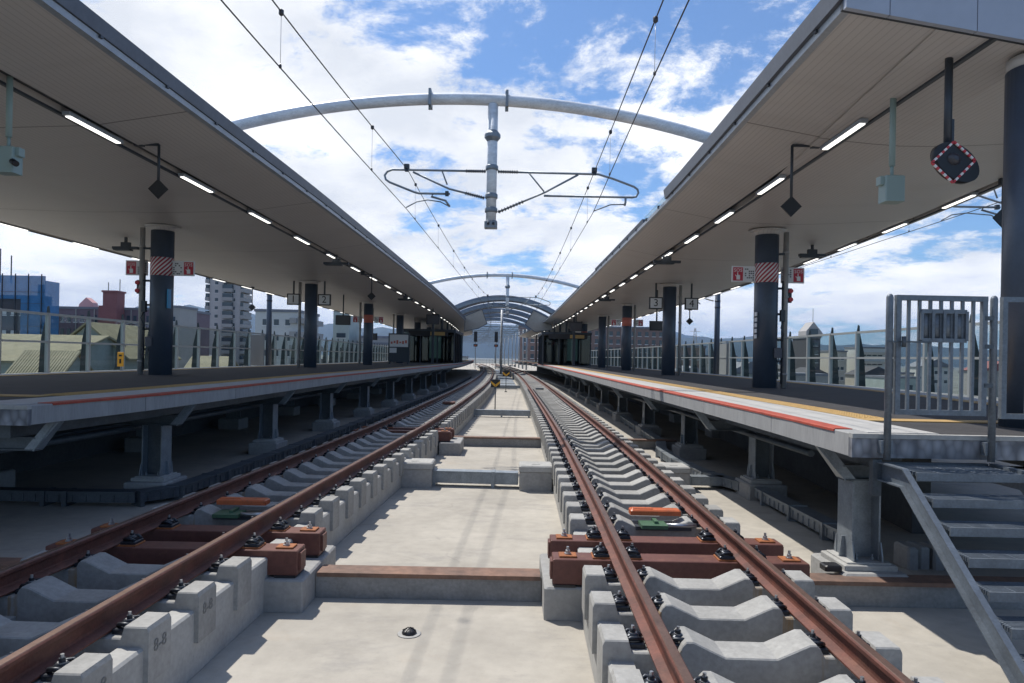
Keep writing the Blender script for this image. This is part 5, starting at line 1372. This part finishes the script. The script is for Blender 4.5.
block_building('terraced_block', 'grey terraced block behind the left number signs', -33, -24, 150, 5.8, 'bgrey', 7, 4, .8, 1, 12)
block_building('low_white_hall', 'low white hall with a row of windows behind the left barrier', -32, -18, 140, 4.2, 'bwhite', 10, 3, .8, .7, 12)
block_building('square_tower_block', 'small pale tower block above the low white hall', -24.5,-21,170,8.0,'bwhite',3,4,.6,.9,8)
# right-hand side
t = block_building('gabled_tower', 'dark residential tower with pointed gable roof on the right skyline', 84.4, 88.4, 198, 9.3, 'bdark', 2, 7, 1.4, .9, 10)
m = MB(); m.prism([(84.1,9.81),(88.8,9.81),(88.8,10.8),(86.2,14.0),(84.1,11.4)],'y',197.5,203); part(m, 'gable', 'bgrey', t)
m = MB(); m.bar((87,200,14),(87,200,18),.1); part(m, 'aerial', 'darkmetal', t)
m = MB(); m.box(85.2,87.4,197.3,197.49,10.4,12); part(m, 'gable_window', 'win', t)
block_building('beige_block', 'small beige block right of the gabled tower', 108, 114, 235, 6.2, 'bbeige', 3, 4, 1, 1, 10)
t = block_building('white_balcony_block', 'white block with deep balconies behind the right barrier', 118, 127, 235, 7.6, 'bwhite', 4, 5, 1.5, 1.3, 10)
m = MB()
for j in range(5): z = GZ+2+3.1*j; m = MB(); m.box(118.5,126.5,233.8,234.9,z,z+.9); part(m, 'balcony', 'bbeige', t)
block_building('brick_office', 'large brick coloured building beyond the right platform canopy', 2, 46, 205, 11.5, 'brick', 20, 8, 1.0, 1.3, 20)
block_building('low_brick_house', 'low brick coloured house seen between right platform columns', 36, 42, 150, 5.0, 'brick', 4, 4, .8, .9, 10)
block_building('pale_low_block', 'pale low block far behind the right barrier', 60, 70, 215, 3.6, 'bbeige', 6, 4, .9, .9, 10)
# lattice pylon
X, D = 172, 650
t = empty('lattice_pylon', (X, D, GZ), 'distant lattice power pylon on the right skyline', 'pylon')
m = MB()
for sx in (-1,1): m.bar((X+sx*4,D,GZ),(X+sx*.6,D,33),.45)
for j in range(9): z = GZ+42*j/9; w = 4-3.4*j/9; z2 = GZ+42*(j+1)/9; w2 = 4-3.4*(j+1)/9; m.bar((X-w,D,z),(X+w2,D,z2),.25); m.bar((X+w,D,z),(X-w2,D,z2),.25)
part(m, 'lattice', 'bgrey', t)
m = MB()
for z in (20,25,30): m.bar((X-5,D,z),(X+5,D,z),.35)
part(m, 'cross_arm', 'bgrey', t)
# small houses further out
rnd = random.Random(11)
walls = ['bwhite','bbeige','bgrey','gwall']; 
def house(x, D, w, h, d, i, side):
    wm = rnd.choice(walls); 
    t = empty('small_house', (x, D, GZ), f'{nth(i)} small town building from the left in the low houses {side}', 'house', 'small town houses behind the barriers')
    m = MB(); m.box(x-w/2,x+w/2,D,D+d,GZ,GZ+h); part(m, 'wall', wm, t)
    m = MB(); 
    if rnd.random() < .6: m.prism([(x-w/2-.4,GZ+h+.002),(x+w/2+.4,GZ+h+.002),(x,GZ+h+w*.25)],'y',D-.4,D+d+.4)
    else: m.box(x-w/2-.15,x+w/2+.15,D-.15,D+d+.15,GZ+h+.002,GZ+h+.5)
    part(m, 'roof', rnd.choice(['broof','bred','bdark','broof']), t)
    windows(t, x-w/2+.5, x+w/2-.5, D, GZ+.8, GZ+h-.3, max(2,int(w/3)), max(2,int(h/3)), 1.1, 1.1)
for i in range(26):
    x = -150+i*5.2+rnd.uniform(-1,1); house(x, rnd.uniform(160,260), rnd.uniform(6,11), rnd.uniform(6,11.5), 9, i, 'beyond the left barrier')
for i in range(26):
    x = 30+i*7.5+rnd.uniform(-2,2); house(x, rnd.uniform(120,260), rnd.uniform(7,12), rnd.uniform(6,11), 9, i, 'beyond the right barrier')
# yellow sign behind the left barrier
t = empty('yellow_marker', (-13.6,24.0,0), 'small orange marker sign behind the left platform', 'sign')
m = MB(); m.box(-13.62,-13.58,24.0,24.04,0,1.66); part(m, 'post', 'galv', t)
m = MB(); m.bbox(-13.6,23.98,1.87,.22,.03,.5,.008); part(m, 'plate', 'signyellow', t)
m = MB(); m.box(-13.65,-13.55,23.955,23.962,1.97,2.03); m.box(-13.63,-13.57,23.955,23.962,1.73,1.88); part(m, 'symbol', 'black', t)

# ------------------------------------------------------------------ haze
hz = bpy.data.materials.new('haze_air'); hz.use_nodes = True; t = hz.node_tree; t.nodes.clear()
o_ = t.nodes.new('ShaderNodeOutputMaterial'); v_ = t.nodes.new('ShaderNodeVolumePrincipled')
v_.inputs['Color'].default_value = (.38,.60,1,1); v_.inputs['Density'].default_value = .00006; v_.inputs['Anisotropy'].default_value = .1
t.links.new(v_.outputs[0], o_.inputs['Volume']); M['haze_air'] = hz
m = MB(); m.box(-15000,15000,-700,14500,-11,620); hzo = m.build('haze', 'haze_air'); tag(hzo, kind='stuff')
